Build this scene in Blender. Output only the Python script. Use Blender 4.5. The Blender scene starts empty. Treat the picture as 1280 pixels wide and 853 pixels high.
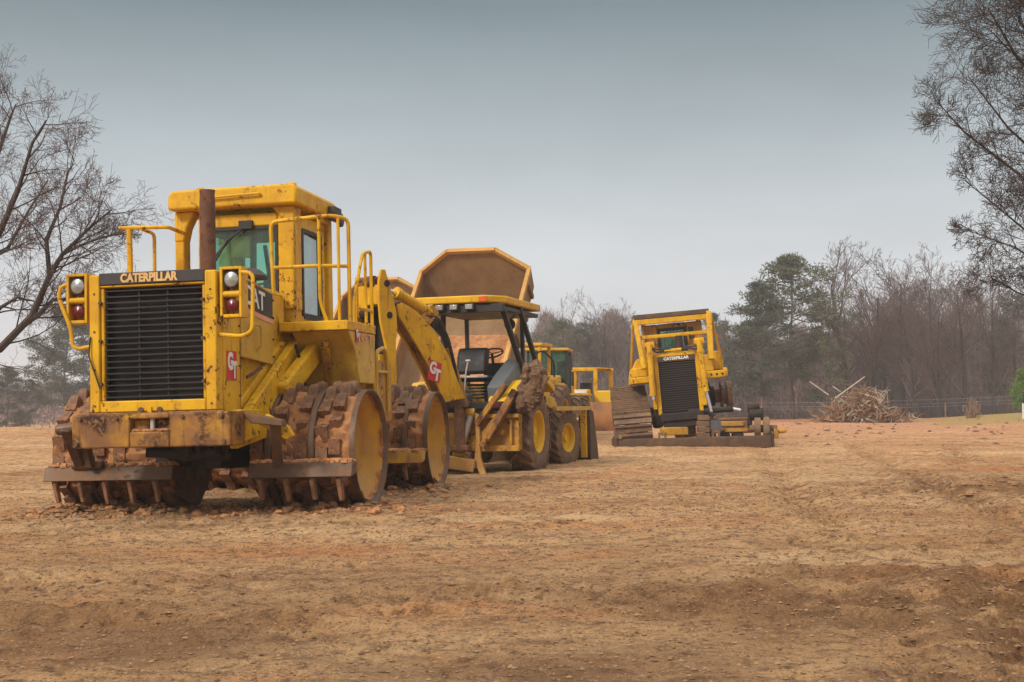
import bpy, math, random
import numpy as np
from mathutils import Vector, Matrix, Euler
R = math.radians
random.seed(7)
scene = bpy.context.scene
col = scene.collection

# ------------------------------------------------------------------ terrain height
def _hash(ix, iy, seed):
    n = (ix.astype(np.int64) * 374761393 + iy.astype(np.int64) * 668265263 + seed * 1442695041) & 0xffffffff
    n = ((n ^ (n >> 13)) * 1274126177) & 0xffffffff
    return ((n ^ (n >> 16)) & 0xffff) / 65535.0
def vnoise(x, y, seed=0):
    ix = np.floor(x); iy = np.floor(y); fx = x - ix; fy = y - iy
    fx = fx * fx * (3 - 2 * fx); fy = fy * fy * (3 - 2 * fy)
    a = _hash(ix, iy, seed); b = _hash(ix + 1, iy, seed); c = _hash(ix, iy + 1, seed); d = _hash(ix + 1, iy + 1, seed)
    return (a + (b - a) * fx) * (1 - fy) + (c + (d - c) * fx) * fy
def sstep(x, a, b):
    t = np.clip((x - a) / (b - a), 0, 1); return t * t * (3 - 2 * t)
def ground(x, y):
    x = np.asarray(x, float); y = np.asarray(y, float)
    near = sstep(y, 6, 12) * (1 - sstep(y, 24, 34))
    g = 0.024 * np.clip(x + 1.6, -5, 3) * near
    g = g + 0.13 * sstep(y, 26, 33)
    r = x / np.maximum(y, 1.0)
    c = 48 + (76 - 48) * sstep(r, -0.34, -0.1)
    c = np.where(y > 5, c, 60)
    # a low bank where the cleared ground ends
    g = g + 0.22 * np.exp(-((y - c + 2) / 2.2) ** 2) * (0.6 + 0.6 * vnoise(x / 2.3, y * 0.1, 5)) * (y > 5)
    g = g + 0.42 * sstep(r, 0.33, 0.42) * sstep(y, 55, 68) * (1 - sstep(y, 74, 90))
    g = g - 2.0 * sstep(y, c, c + 16)
    return g
def gz(x, y): return float(ground(x, y))

# ------------------------------------------------------------------ camera
FPX = 1600.0; CAMH = 1.19; PITCH = math.atan(78.5 / FPX)
cam = bpy.data.cameras.new('camera'); camo = bpy.data.objects.new('camera', cam); col.objects.link(camo)
cam.sensor_width = 36; cam.lens = 36 * FPX / 1280; cam.clip_end = 3000; cam.clip_start = 0.1
camo.location = (0, 0, CAMH); camo.rotation_euler = (math.pi / 2 + PITCH, 0, 0)
scene.camera = camo
def at(px, py, D):
    """world point seen at photo pixel (px,py) at forward distance D"""
    x = (px - 640) / FPX; z = -(py - 426.5) / FPX
    c, s = math.cos(PITCH), math.sin(PITCH)
    d = (x, c - z * s, s + z * c)
    t = D / d[1]
    return Vector((d[0] * t, D, CAMH + d[2] * t))

# ------------------------------------------------------------------ mesh builder
class MB:
    def __init__(s, M=None): s.v = []; s.f = []; s.M = M
    def add(s, vs, fs):
        o = len(s.v)
        if s.M is not None: vs = [tuple(s.M @ Vector(p)) for p in vs]
        s.v.extend([tuple(p) for p in vs]); s.f.extend([tuple(i + o for i in f) for f in fs])
        return s
    def box(s, x0, x1, y0, y1, z0, z1, rot=None, piv=None):
        vs = [Vector((x, y, z)) for z in (z0, z1) for y in (y0, y1) for x in (x0, x1)]
        if rot is not None:
            p = Vector(piv if piv else ((x0 + x1) / 2, (y0 + y1) / 2, (z0 + z1) / 2))
            m = Euler([R(a) for a in rot]).to_matrix()
            vs = [m @ (q - p) + p for q in vs]
        return s.add(vs, [(0, 2, 3, 1), (4, 5, 7, 6), (0, 1, 5, 4), (2, 6, 7, 3), (0, 4, 6, 2), (1, 3, 7, 5)])
    def frame(s, p0, p1, up=(0, 0, 1)):
        d = (Vector(p1) - Vector(p0)); L = d.length; d.normalize()
        u = Vector(up)
        if abs(d.dot(u)) > 0.98: u = Vector((1, 0, 0))
        a = d.cross(u).normalized(); b = a.cross(d).normalized()
        return d, a, b, L
    def beam(s, p0, p1, w, h, up=(0, 0, 1), w1=None, h1=None):
        d, a, b, L = s.frame(p0, p1, up); p0 = Vector(p0); p1 = Vector(p1)
        w1 = w if w1 is None else w1; h1 = h if h1 is None else h1
        vs = [p0 + a * (i * w / 2) + b * (j * h / 2) for i, j in ((-1, -1), (1, -1), (1, 1), (-1, 1))]
        vs += [p1 + a * (i * w1 / 2) + b * (j * h1 / 2) for i, j in ((-1, -1), (1, -1), (1, 1), (-1, 1))]
        return s.add(vs, [(3, 2, 1, 0), (4, 5, 6, 7), (0, 1, 5, 4), (1, 2, 6, 5), (2, 3, 7, 6), (3, 0, 4, 7)])
    def cyl(s, p0, p1, r0, r1=None, n=14, caps=True):
        r1 = r0 if r1 is None else r1
        d, a, b, L = s.frame(p0, p1); p0 = Vector(p0); p1 = Vector(p1)
        vs = []
        for p, r in ((p0, r0), (p1, r1)):
            for k in range(n):
                t = 2 * math.pi * k / n; vs.append(p + a * (r * math.cos(t)) + b * (r * math.sin(t)))
        fs = [(k, (k + 1) % n, n + (k + 1) % n, n + k) for k in range(n)]
        if caps: fs += [tuple(range(n - 1, -1, -1)), tuple(range(n, 2 * n))]
        return s.add(vs, fs)
    def tube(s, pts, r, n=8, bend=0.0):
        pts = [Vector(p) for p in pts]
        if bend > 0 and len(pts) > 2:      # round the corners
            q = [pts[0]]
            for i in range(1, len(pts) - 1):
                a = pts[i - 1] - pts[i]; b = pts[i + 1] - pts[i]
                k = min(bend, a.length * .45, b.length * .45)
                A = pts[i] + a.normalized() * k; B = pts[i] + b.normalized() * k
                for t in (0, .25, .5, .75, 1): q.append(A * (1 - t) ** 2 + pts[i] * 2 * t * (1 - t) + B * t * t)
            q.append(pts[-1]); pts = q
        rs = r if isinstance(r, (list, tuple)) else [r] * len(pts)
        vs = []; a = None
        for i, p in enumerate(pts):
            d = (pts[min(i + 1, len(pts) - 1)] - pts[max(i - 1, 0)]).normalized()
            if a is None:
                a = d.cross(Vector((0, 0, 1)))
                if a.length < .05: a = d.cross(Vector((1, 0, 0)))
            else: a = a - d * a.dot(d)
            a.normalize(); b = d.cross(a)
            for k in range(n):
                t = 2 * math.pi * k / n; vs.append(p + (a * math.cos(t) + b * math.sin(t)) * rs[i])
        m = len(pts)
        fs = [(i * n + k, i * n + (k + 1) % n, (i + 1) * n + (k + 1) % n, (i + 1) * n + k) for i in range(m - 1) for k in range(n)]
        fs += [tuple(range(n - 1, -1, -1)), tuple(range((m - 1) * n, m * n))]
        return s.add(vs, fs)
    def prism(s, poly, axis, a, b):
        """polygon in the two other axes (in x,y,z order) extruded along axis from a to b"""
        def mk(p, t): return {'x': (t, p[0], p[1]), 'y': (p[0], t, p[1]), 'z': (p[0], p[1], t)}[axis]
        n = len(poly)
        vs = [mk(p, a) for p in poly] + [mk(p, b) for p in poly]
        return s.add(vs, [tuple(range(n)), tuple(range(2 * n - 1, n - 1, -1))] + [(k, (k + 1) % n + 0, n + (k + 1) % n, n + k)[::-1] for k in range(n)])
    def lathe(s, prof, c, axis='x', n=40):
        """profile list of (along, radius)"""
        vs = []
        for t, r in prof:
            for k in range(n):
                q = 2 * math.pi * k / n; u, w = r * math.cos(q), r * math.sin(q)
                vs.append({'x': (c[0] + t, c[1] + u, c[2] + w), 'z': (c[0] + u, c[1] + w, c[2] + t), 'y': (c[0] + u, c[1] + t, c[2] + w)}[axis])
        m = len(prof)
        return s.add(vs, [(i * n + k, (i + 1) * n + k, (i + 1) * n + (k + 1) % n, i * n + (k + 1) % n) for i in range(m - 1) for k in range(n)])
    def blob(s, c, r, seed=0, sub=2, amp=.35, sq=(1, 1, 1)):
        rnd = random.Random(seed)
        nu, nv = 5 + sub * 3, 4 + sub * 2; vs = [(c[0], c[1], c[2] - r * sq[2])]; c = Vector(c)
        for j in range(1, nv):
            ph = math.pi * j / nv - math.pi / 2
            for i in range(nu):
                th = 2 * math.pi * i / nu
                k = r * (1 + amp * (rnd.random() - .5) * 2)
                vs.append((c.x + k * math.cos(ph) * math.cos(th) * sq[0], c.y + k * math.cos(ph) * math.sin(th) * sq[1], c.z + k * math.sin(ph) * sq[2]))
        vs.append((c.x, c.y, c.z + r * sq[2])); T = len(vs) - 1
        fs = [(0, 1 + (i + 1) % nu, 1 + i) for i in range(nu)]
        for j in range(nv - 2):
            for i in range(nu):
                a = 1 + j * nu + i; b = 1 + j * nu + (i + 1) % nu
                fs.append((a, b, b + nu, a + nu))
        o = 1 + (nv - 2) * nu
        fs += [(o + i, o + (i + 1) % nu, T) for i in range(nu)]
        return s.add(vs, fs)
    def build(s, name, mat, parent=None, bevel=0, smooth=True, ang=35, label=None):
        me = bpy.data.meshes.new(name); me.from_pydata(s.v, [], s.f)
        me.materials.append(mat)
        if smooth:
            me.polygons.foreach_set('use_smooth', [True] * len(me.polygons))
            me.set_sharp_from_angle(angle=R(ang))
        o = bpy.data.objects.new(name, me); col.objects.link(o)
        if parent is not None: o.parent = parent
        if bevel:
            m = o.modifiers.new('bevel', 'BEVEL'); m.width = bevel; m.segments = 2; m.limit_method = 'ANGLE'; m.angle_limit = R(40); m.harden_normals = False
        if label: o['label'] = label
        return o

def tag(o, label=None, cat=None, group=None, kind=None):
    if label: o['label'] = label
    if cat: o['category'] = cat
    if group: o['group'] = group
    if kind: o['kind'] = kind
    return o
def thing(name, label, cat, loc, head=0, roll=0, group=None):
    o = bpy.data.objects.new(name, None); col.objects.link(o); o.empty_display_size = .3
    o.location = loc; o.rotation_euler = (0, -R(roll), -R(head))
    return tag(o, label, cat, group)
def kids(o): return [c for c in bpy.data.objects if c.parent == o]
def copy_tree(o, parent=None):
    src = {}
    for c in bpy.data.objects:
        if c.parent: src.setdefault(c.parent.name, []).append(c)
    def rec(q, par):
        c = q.copy(); col.objects.link(c); c.parent = par
        for ch in src.get(q.name, []): rec(ch, c)
        return c
    return rec(o, parent)

def text_obj(name, s, w, h, origin, right, up, mat, parent, depth=.006, bold=.02, sp=1.0):
    cu = bpy.data.curves.new(name, 'FONT'); cu.body = s; cu.size = 1; cu.extrude = .02; cu.offset = bold; cu.space_character = sp
    to = bpy.data.objects.new(name, cu); col.objects.link(to)
    dg = bpy.context.evaluated_depsgraph_get(); me = bpy.data.meshes.new_from_object(to.evaluated_get(dg))
    bpy.data.objects.remove(to)
    n = len(me.vertices); co = np.zeros(n * 3); me.vertices.foreach_get('co', co); co = co.reshape(-1, 3)
    mn = co.min(0); mx = co.max(0)
    co = (co - mn) / (mx - mn)
    rt = np.array(Vector(right).normalized()); u = np.array(Vector(up).normalized()); nn = np.cross(rt, u)
    P = np.array(origin) + np.outer(co[:, 0] * w, rt) + np.outer(co[:, 1] * h, u) + np.outer(co[:, 2] * depth, nn)
    me.vertices.foreach_set('co', P.ravel()); me.update()
    me.materials.clear(); me.materials.append(mat)
    o = bpy.data.objects.new(name, me); col.objects.link(o); o.parent = parent
    return o

# ------------------------------------------------------------------ materials
def newmat(name):
    m = bpy.data.materials.new(name); m.use_nodes = True
    nt = m.node_tree; b = nt.nodes['Principled BSDF']
    return m, nt, b
def N(nt, t, **kw):
    n = nt.nodes.new(t)
    for k, v in kw.items():
        if hasattr(n, k): setattr(n, k, v)
    return n
def noise(nt, vec, scale, detail=6, rough=.6, dist=0):
    n = N(nt, 'ShaderNodeTexNoise'); n.inputs['Scale'].default_value = scale; n.inputs['Detail'].default_value = detail
    n.inputs['Roughness'].default_value = rough; n.inputs['Distortion'].default_value = dist
    nt.links.new(vec, n.inputs['Vector']); return n.outputs['Fac']
def ramp(nt, fac, a, b, lo=0.0, hi=1.0):
    n = N(nt, 'ShaderNodeMapRange'); n.inputs['From Min'].default_value = a; n.inputs['From Max'].default_value = b
    n.inputs['To Min'].default_value = lo; n.inputs['To Max'].default_value = hi
    nt.links.new(fac, n.inputs['Value']); return n.outputs['Result']
def mix(nt, fac, a, b):
    n = N(nt, 'ShaderNodeMix', data_type='RGBA')
    if isinstance(fac, float): n.inputs['Factor'].default_value = fac
    else: nt.links.new(fac, n.inputs['Factor'])
    for i, q in ((6, a), (7, b)):
        if isinstance(q, tuple): n.inputs[i].default_value = (*q, 1)
        else: nt.links.new(q, n.inputs[i])
    return n.outputs[2]
def mathn(nt, op, a, b=None):
    n = N(nt, 'ShaderNodeMath', operation=op)
    for i, q in enumerate((a, b)):
        if q is None: continue
        if isinstance(q, (int, float)): n.inputs[i].default_value = q
        else: nt.links.new(q, n.inputs[i])
    return n.outputs[0]
def mapping(nt, vec, sc):
    n = N(nt, 'ShaderNodeMapping'); n.inputs['Scale'].default_value = sc
    nt.links.new(vec, n.inputs['Vector']); return n.outputs[0]
def bump(nt, b, h, strength=.3, dist=.02):
    n = N(nt, 'ShaderNodeBump'); n.inputs['Strength'].default_value = strength; n.inputs['Distance'].default_value = dist
    nt.links.new(h, n.inputs['Height']); nt.links.new(n.outputs[0], b.inputs['Normal'])

DIRT = (.30, .135, .055); RUST = (.075, .026, .012)
def weathered(name, base, base2=None, dirt=.5, spots=.5, streak=.4, rough=.45, metal=0, low=None, dirtc=DIRT, rustc=RUST, sc=1.0, bmp=.12):
    """a painted or bare surface: tone variation, dust, downward streaks, rust chips, mud splashed low down"""
    m, nt, b = newmat(name)
    tc = N(nt, 'ShaderNodeTexCoord').outputs['Object']
    n1 = noise(nt, tc, 1.7 * sc, 5, .6); c = mix(nt, ramp(nt, n1, .35, .65), base, base2 or tuple(q * .72 for q in base))
    n2 = noise(nt, tc, 3.3 * sc, 9, .72, .6)
    fd = ramp(nt, n2, .62 - .22 * dirt, .80 - .16 * dirt, 0, .85 * min(1, dirt * 1.3))
    c = mix(nt, fd, c, dirtc)
    sv = mapping(nt, tc, (9 * sc, 9 * sc, .9 * sc)); n3 = noise(nt, sv, 1.4, 6, .65)
    fs = ramp(nt, n3, .56, .76, 0, streak); c = mix(nt, fs, c, tuple(q * .45 for q in dirtc))
    n4 = noise(nt, tc, 13 * sc, 8, .7); n5 = noise(nt, tc, 2.1 * sc, 3, .5)
    ff = mathn(nt, 'MULTIPLY', ramp(nt, n4, (.64 - .12 * spots), (.69 - .12 * spots)), ramp(nt, n5, .50, .62, .04, 1))
    c = mix(nt, ff, c, rustc)
    if low is not None:
        z = N(nt, 'ShaderNodeSeparateXYZ'); nt.links.new(tc, z.inputs[0])
        zz = mathn(nt, 'ADD', z.outputs[2], mathn(nt, 'MULTIPLY', mathn(nt, 'SUBTRACT', n2, .5), 1.6))
        c = mix(nt, ramp(nt, zz, low[0], low[1], .85, 0), c, dirtc)
    nt.links.new(c, b.inputs['Base Color']); b.inputs['Specular IOR Level'].default_value = .3
    b.inputs['Metallic'].default_value = metal
    rr = mathn(nt, 'ADD', ramp(nt, n2, .3, .7, rough - .08, rough + .25), mathn(nt, 'MULTIPLY', ff, .3))
    nt.links.new(rr, b.inputs['Roughness'])
    h = mathn(nt, 'SUBTRACT', mathn(nt, 'MULTIPLY', n2, .6), mathn(nt, 'MULTIPLY', ff, .5))
    bump(nt, b, h, bmp * 2, .01)
    return m
YEL = (.68, .375, .003); YEL2 = (.54, .27, .003)
M = {}
M['yellow'] = weathered('yellow_paint', YEL, YEL2, dirt=.4, spots=.85, streak=.75, sc=1.25)
M['yellow_clean'] = weathered('bright_yellow_paint', (.66, .39, .014), YEL, dirt=.15, spots=.3, streak=.25)
M['yellow_dirty'] = weathered('muddy_yellow_paint', (.52, .27, .012), (.40, .19, .010), dirt=1.0, spots=1.1, streak=.9, sc=1.3)
M['yellow_pale'] = weathered('faded_yellow_paint', (.54, .33, .045), (.48, .27, .03), dirt=.5, spots=.5, streak=.6)
M['bumper'] = weathered('rust_stained_yellow', (.52, .25, .012), (.17, .075, .025), dirt=1.15, spots=1.7, streak=1.2, rustc=(.045, .018, .010), dirtc=(.20, .085, .035), sc=1.5)
M['dump'] = weathered('dusty_tan_body', (.27, .165, .075), (.18, .105, .05), dirt=.45, spots=.15, streak=.75, rough=.65, rustc=(.2, .09, .04))
M['dump_rim'] = weathered('dusty_yellow_rim', (.52, .29, .075), (.44, .22, .06), dirt=.5, spots=.3, streak=.4, rough=.6)
M['steel'] = weathered('worn_dark_steel', (.14, .085, .052), (.08, .048, .03), dirt=.6, spots=.6, streak=.3, rough=.5, metal=.3)
M['steel_mud'] = weathered('muddy_steel', (.15, .078, .042), (.085, .045, .026), dirt=.95, spots=.6, streak=.5, rough=.6, dirtc=(.34, .155, .07), sc=2)
M['black'] = weathered('black_metal', (.022, .021, .021), (.03, .027, .025), dirt=.3, spots=.2, streak=.3, rough=.45, dirtc=(.13, .075, .045))
M['dark'] = weathered('dark_greasy_metal', (.018, .014, .012), (.03, .02, .015), dirt=.5, spots=.4, streak=.3, rough=.6, dirtc=(.10, .045, .02))
M['core'] = weathered('radiator_core_black', (.012, .010, .010), (.02, .016, .014), dirt=.25, spots=.1, streak=.1, rough=.8, dirtc=(.06, .03, .015))
M['plate'] = weathered('dark_plate', (.045, .036, .036), (.06, .048, .045), dirt=.25, spots=.3, streak=.3, rough=.5, dirtc=(.14, .09, .07))
M['grey'] = weathered('grey_panel', (.115, .125, .13), (.09, .10, .105), dirt=.35, spots=.3, streak=.3, rough=.5, dirtc=(.22, .15, .10))
M['vinyl'] = weathered('black_vinyl', (.018, .016, .016), dirt=.25, spots=0, streak=.2, rough=.5, dirtc=(.09, .06, .045))
M['rubber'] = weathered('muddy_rubber', (.045, .036, .03), (.09, .06, .04), dirt=1.4, spots=.2, streak=.1, rough=.85, dirtc=(.23, .13, .07), sc=1.6)
M['rust'] = weathered('rusty_pipe', (.15, .065, .035), (.09, .04, .025), dirt=.5, spots=.8, streak=.3, rough=.75, dirtc=(.24, .13, .085))
M['track'] = weathered('rusty_track_steel', (.17, .10, .055), (.09, .055, .035), dirt=.8, spots=.7, streak=.4, rough=.6, dirtc=(.27, .15, .08))
M['blade'] = weathered('rusty_blade_steel', (.085, .042, .018), (.05, .027, .013), dirt=.6, spots=.5, streak=.5, rough=.55, dirtc=(.20, .10, .045))
M['blade_mud'] = weathered('orange_mud_blade', (.16, .07, .04), (.35, .15, .03), dirt=.8, spots=.5, streak=.9, rough=.6, dirtc=(.33, .13, .05))
M['white'] = weathered('white_letter', (.78, .76, .72), dirt=.2, spots=.3, streak=.3, rough=.5)
M['letter'] = weathered('tan_letter', (.74, .45, .17), dirt=.2, spots=.3, streak=.3, rough=.5)
M['red'] = weathered('red_decal', (.62, .03, .025), dirt=.15, spots=.25, streak=.2, rough=.4)
M['pink'] = weathered('faded_red_stripe', (.75, .33, .22), dirt=.2, spots=.2, streak=.2, rough=.5)
M['wood_pale'] = weathered('pale_wood', (.46, .38, .30), (.36, .27, .2), dirt=.3, spots=.2, streak=.2, rough=.8, sc=3)
M['wood_brown'] = weathered('brown_wood', (.26, .15, .08), (.2, .10, .05), dirt=.4, spots=.3, streak=.2, rough=.85, sc=3)
def simple(name, c, rough=.5, metal=0, emit=None):
    m, nt, b = newmat(name); b.inputs['Base Color'].default_value = (*c, 1); b.inputs['Roughness'].default_value = rough; b.inputs['Metallic'].default_value = metal
    tc = N(nt, 'ShaderNodeTexCoord').outputs['Object']; n = noise(nt, tc, 9, 5)
    nt.links.new(mix(nt, ramp(nt, n, .35, .7), c, tuple(q * .75 for q in c)), b.inputs['Base Color'])
    return m
M['chrome'] = simple('chrome_rod', (.75, .75, .76), .22, .9)
M['rod_dull'] = simple('dusty_rod', (.5, .44, .38), .5, .3)
M['lens'] = simple('lamp_lens', (.42, .42, .40), .15, .5)
M['redlens'] = simple('red_lens', (.13, .006, .009), .25)
M['wire'] = simple('wire', (.30, .27, .26), .5, .4)
def glass(name, tint, gl=.12):
    m, nt, b = newmat(name); nt.nodes.remove(b); out = nt.nodes['Material Output']
    t = N(nt, 'ShaderNodeBsdfTransparent'); t.inputs[0].default_value = (*tint, 1)
    g = N(nt, 'ShaderNodeBsdfGlossy'); g.inputs['Roughness'].default_value = .06; g.inputs['Color'].default_value = (.9, .95, .93, 1)
    fr = N(nt, 'ShaderNodeFresnel'); fr.inputs[0].default_value = 1.5
    d = N(nt, 'ShaderNodeBsdfDiffuse'); d.inputs[0].default_value = (.30, .36, .33, 1)
    tc = N(nt, 'ShaderNodeTexCoord').outputs['Object']
    s1 = N(nt, 'ShaderNodeMixShader'); nt.links.new(mathn(nt, 'MULTIPLY', fr.outputs[0], .45), s1.inputs[0]); nt.links.new(t.outputs[0], s1.inputs[1]); nt.links.new(g.outputs[0], s1.inputs[2])
    s2 = N(nt, 'ShaderNodeMixShader'); nt.links.new(ramp(nt, noise(nt, tc, 3, 6, .7), .35, .75, .03, gl * 1.3), s2.inputs[0]); nt.links.new(s1.outputs[0], s2.inputs[1]); nt.links.new(d.outputs[0], s2.inputs[2])
    nt.links.new(s2.outputs[0], out.inputs['Surface']); return m
M['glass'] = glass('tinted_cab_glass', (.70, .93, .86))
M['glass2'] = glass('dusty_glass', (.30, .42, .38), .14)

def mudmat(name, c1, c2, sc=6, rough=.95, bs=.8):
    m, nt, b = newmat(name); tc = N(nt, 'ShaderNodeTexCoord').outputs['Object']
    n1 = noise(nt, tc, sc, 10, .7); n2 = noise(nt, tc, sc * .3, 4, .6)
    c = mix(nt, ramp(nt, n1, .35, .68), c1, c2); c = mix(nt, ramp(nt, n2, .45, .7, 0, .6), c, tuple(q * .5 for q in c1))
    nt.links.new(c, b.inputs['Base Color']); b.inputs['Roughness'].default_value = rough
    bump(nt, b, n1, bs, .05); return m
M['mud'] = mudmat('packed_orange_clay', (.36, .145, .052), (.60, .30, .13), 9)
M['mud_brown'] = mudmat('brown_mud', (.13, .07, .038), (.26, .145, .08), 8)
M['clod'] = None
def bark(name, c, c2):
    m, nt, b = newmat(name); tc = N(nt, 'ShaderNodeTexCoord').outputs['Object']
    n1 = noise(nt, mapping(nt, tc, (5, 5, 1)), 3, 6, .65)
    nt.links.new(mix(nt, ramp(nt, n1, .35, .65), c, c2), b.inputs['Base Color']); b.inputs['Roughness'].default_value = .9
    return m
M['bark'] = bark('grey_brown_bark', (.034, .023, .018), (.02, .014, .012))
M['bark_near'] = bark('dark_bark', (.075, .052, .044), (.035, .024, .02))
M['twig'] = bark('reddish_twig', (.115, .066, .056), (.07, .042, .037))
M['twig_near'] = bark('near_twig', (.13, .085, .078), (.075, .05, .047))
M['pine_bark'] = bark('pine_bark', (.12, .08, .06), (.07, .045, .035))
def leafmat(name, a, bcol):
    m, nt, b = newmat(name)
    g = N(nt, 'ShaderNodeNewGeometry')
    nt.links.new(mix(nt, g.outputs['Random Per Island'], a, bcol), b.inputs['Base Color']); b.inputs['Roughness'].default_value = .7
    return m
M['clod'] = leafmat('dirt_clod', (.12, .055, .024), (.31, .175, .085))
M['clod'].node_tree.nodes['Principled BSDF'].inputs['Roughness'].default_value = .95
M['needle'] = leafmat('pine_needles', (.045, .062, .03), (.095, .10, .035))
M['needle_dark'] = leafmat('dark_pine_needles', (.035, .045, .03), (.06, .07, .035))
M['cedar'] = leafmat('cedar_green', (.05, .13, .015), (.16, .24, .03))
M['drybrush'] = leafmat('dry_brush', (.30, .17, .10), (.16, .09, .06))

# ground material
def ground_mat():
    m, nt, b = newmat('clay_ground'); tc = N(nt, 'ShaderNodeTexCoord').outputs['Object']
    big = noise(nt, mapping(nt, tc, (.16, .30, .3)), 1.0, 5, .55)
    mid = noise(nt, mapping(nt, tc, (.55, 1.5, 1)), 1.0, 8, .65, .8)
    fine = noise(nt, tc, 9, 12, .78)
    vfine = noise(nt, tc, 42, 6, .7)
    streaks = noise(nt, mapping(nt, tc, (2.6, 6.0, 3)), 1.0, 12, .78, .2)
    c = mix(nt, ramp(nt, big, .36, .62), (.50, .275, .125), (.68, .44, .235))      # tan to pale dusty
    c = mix(nt, ramp(nt, mid, .50, .68, 0, .8), c, (.30, .15, .068))               # damp brown
    red = noise(nt, mapping(nt, tc, (.22, .5, 1)), 1.3, 6, .6)
    c = mix(nt, ramp(nt, red, .54, .68, 0, .6), c, (.56, .20, .068))                 # red clay
    c = mix(nt, ramp(nt, streaks, .52, .66, 0, .85), c, (.12, .058, .026))
    c = mix(nt, ramp(nt, streaks, .44, .34, 0, .55), c, (.74, .52, .31))
    # redder and pinker towards the far side of the yard
    z = N(nt, 'ShaderNodeSeparateXYZ'); nt.links.new(tc, z.inputs[0])
    fy = mathn(nt, 'MULTIPLY', ramp(nt, z.outputs[1], 26, 60), ramp(nt, z.outputs[0], -4, 10, .2, .8))
    c = mix(nt, fy, c, mix(nt, ramp(nt, mid, .4, .6), (0.554, 0.287, 0.160), (.46, .20, .11)))
    fb = mathn(nt, 'MULTIPLY', ramp(nt, z.outputs[1], 69, 73), ramp(nt, z.outputs[1], 88, 80))
    c = mix(nt, mathn(nt, 'MULTIPLY', fb, .8), c, mix(nt, ramp(nt, fine, .4, .6), (0.337, 0.111, 0.034), (.25, .12, .06)))
    r = mathn(nt, 'DIVIDE', z.outputs[0], mathn(nt, 'MAXIMUM', z.outputs[1], 1))
    fg = mathn(nt, 'MULTIPLY', mathn(nt, 'MULTIPLY', ramp(nt, r, .31, .35), ramp(nt, z.outputs[1], 58, 64)), ramp(nt, fine, .35, .55))
    c = mix(nt, fg, c, (.30, .24, .07))                                              # dry grass bank
    c = mix(nt, ramp(nt, fine, .36, .50, .95, 0), c, (.075, .036, .016))
    c = mix(nt, ramp(nt, vfine, .54, .68, 0, .6), c, (.66, .50, .36))
    c = mix(nt, ramp(nt, vfine, .32, .46, .75, 0), c, (.10, .055, .03))
    # damp soil patches, with lens vignette darkening painted in towards the camera
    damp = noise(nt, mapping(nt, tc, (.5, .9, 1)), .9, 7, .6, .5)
    wet_vignette = mathn(nt, 'MULTIPLY', ramp(nt, damp, .40, .58), ramp(nt, z.outputs[1], 11, 4.5))
    c = mix(nt, mathn(nt, 'MULTIPLY', wet_vignette, .8), c, (.15, .075, .034))
    chn = N(nt, 'ShaderNodeAttribute', attribute_name='churn').outputs['Fac']
    cf = mathn(nt, 'MULTIPLY', chn, ramp(nt, noise(nt, mapping(nt, tc, (3, 6, 3)), 1.0, 10, .75), .38, .56))
    c = mix(nt, ramp(nt, cf, .08, .8, 0, .7), c, (.13, .062, .027))
    grain = noise(nt, tc, 85, 4, .75)
    c = mix(nt, ramp(nt, grain, .30, .45, .55, 0), c, (.10, .052, .025)); c = mix(nt, ramp(nt, grain, .58, .70, 0, .5), c, (.80, .62, .42))
    hsn = N(nt, 'ShaderNodeHueSaturation'); hsn.inputs['Saturation'].default_value = 1.07; hsn.inputs['Value'].default_value = 1.27; hsn.inputs['Hue'].default_value = .498
    nt.links.new(c, hsn.inputs['Color']); c = hsn.outputs[0]
    nt.links.new(c, b.inputs['Base Color']); b.inputs['Roughness'].default_value = .92
    b.inputs['Specular IOR Level'].default_value = .25
    h = mathn(nt, 'ADD', mathn(nt, 'ADD', mathn(nt, 'MULTIPLY', fine, 1.0), mathn(nt, 'MULTIPLY', vfine, .5)), mathn(nt, 'MULTIPLY', streaks, -1.2))
    bump(nt, b, h, 1.0, .085)
    return m
M['ground'] = ground_mat()

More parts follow.
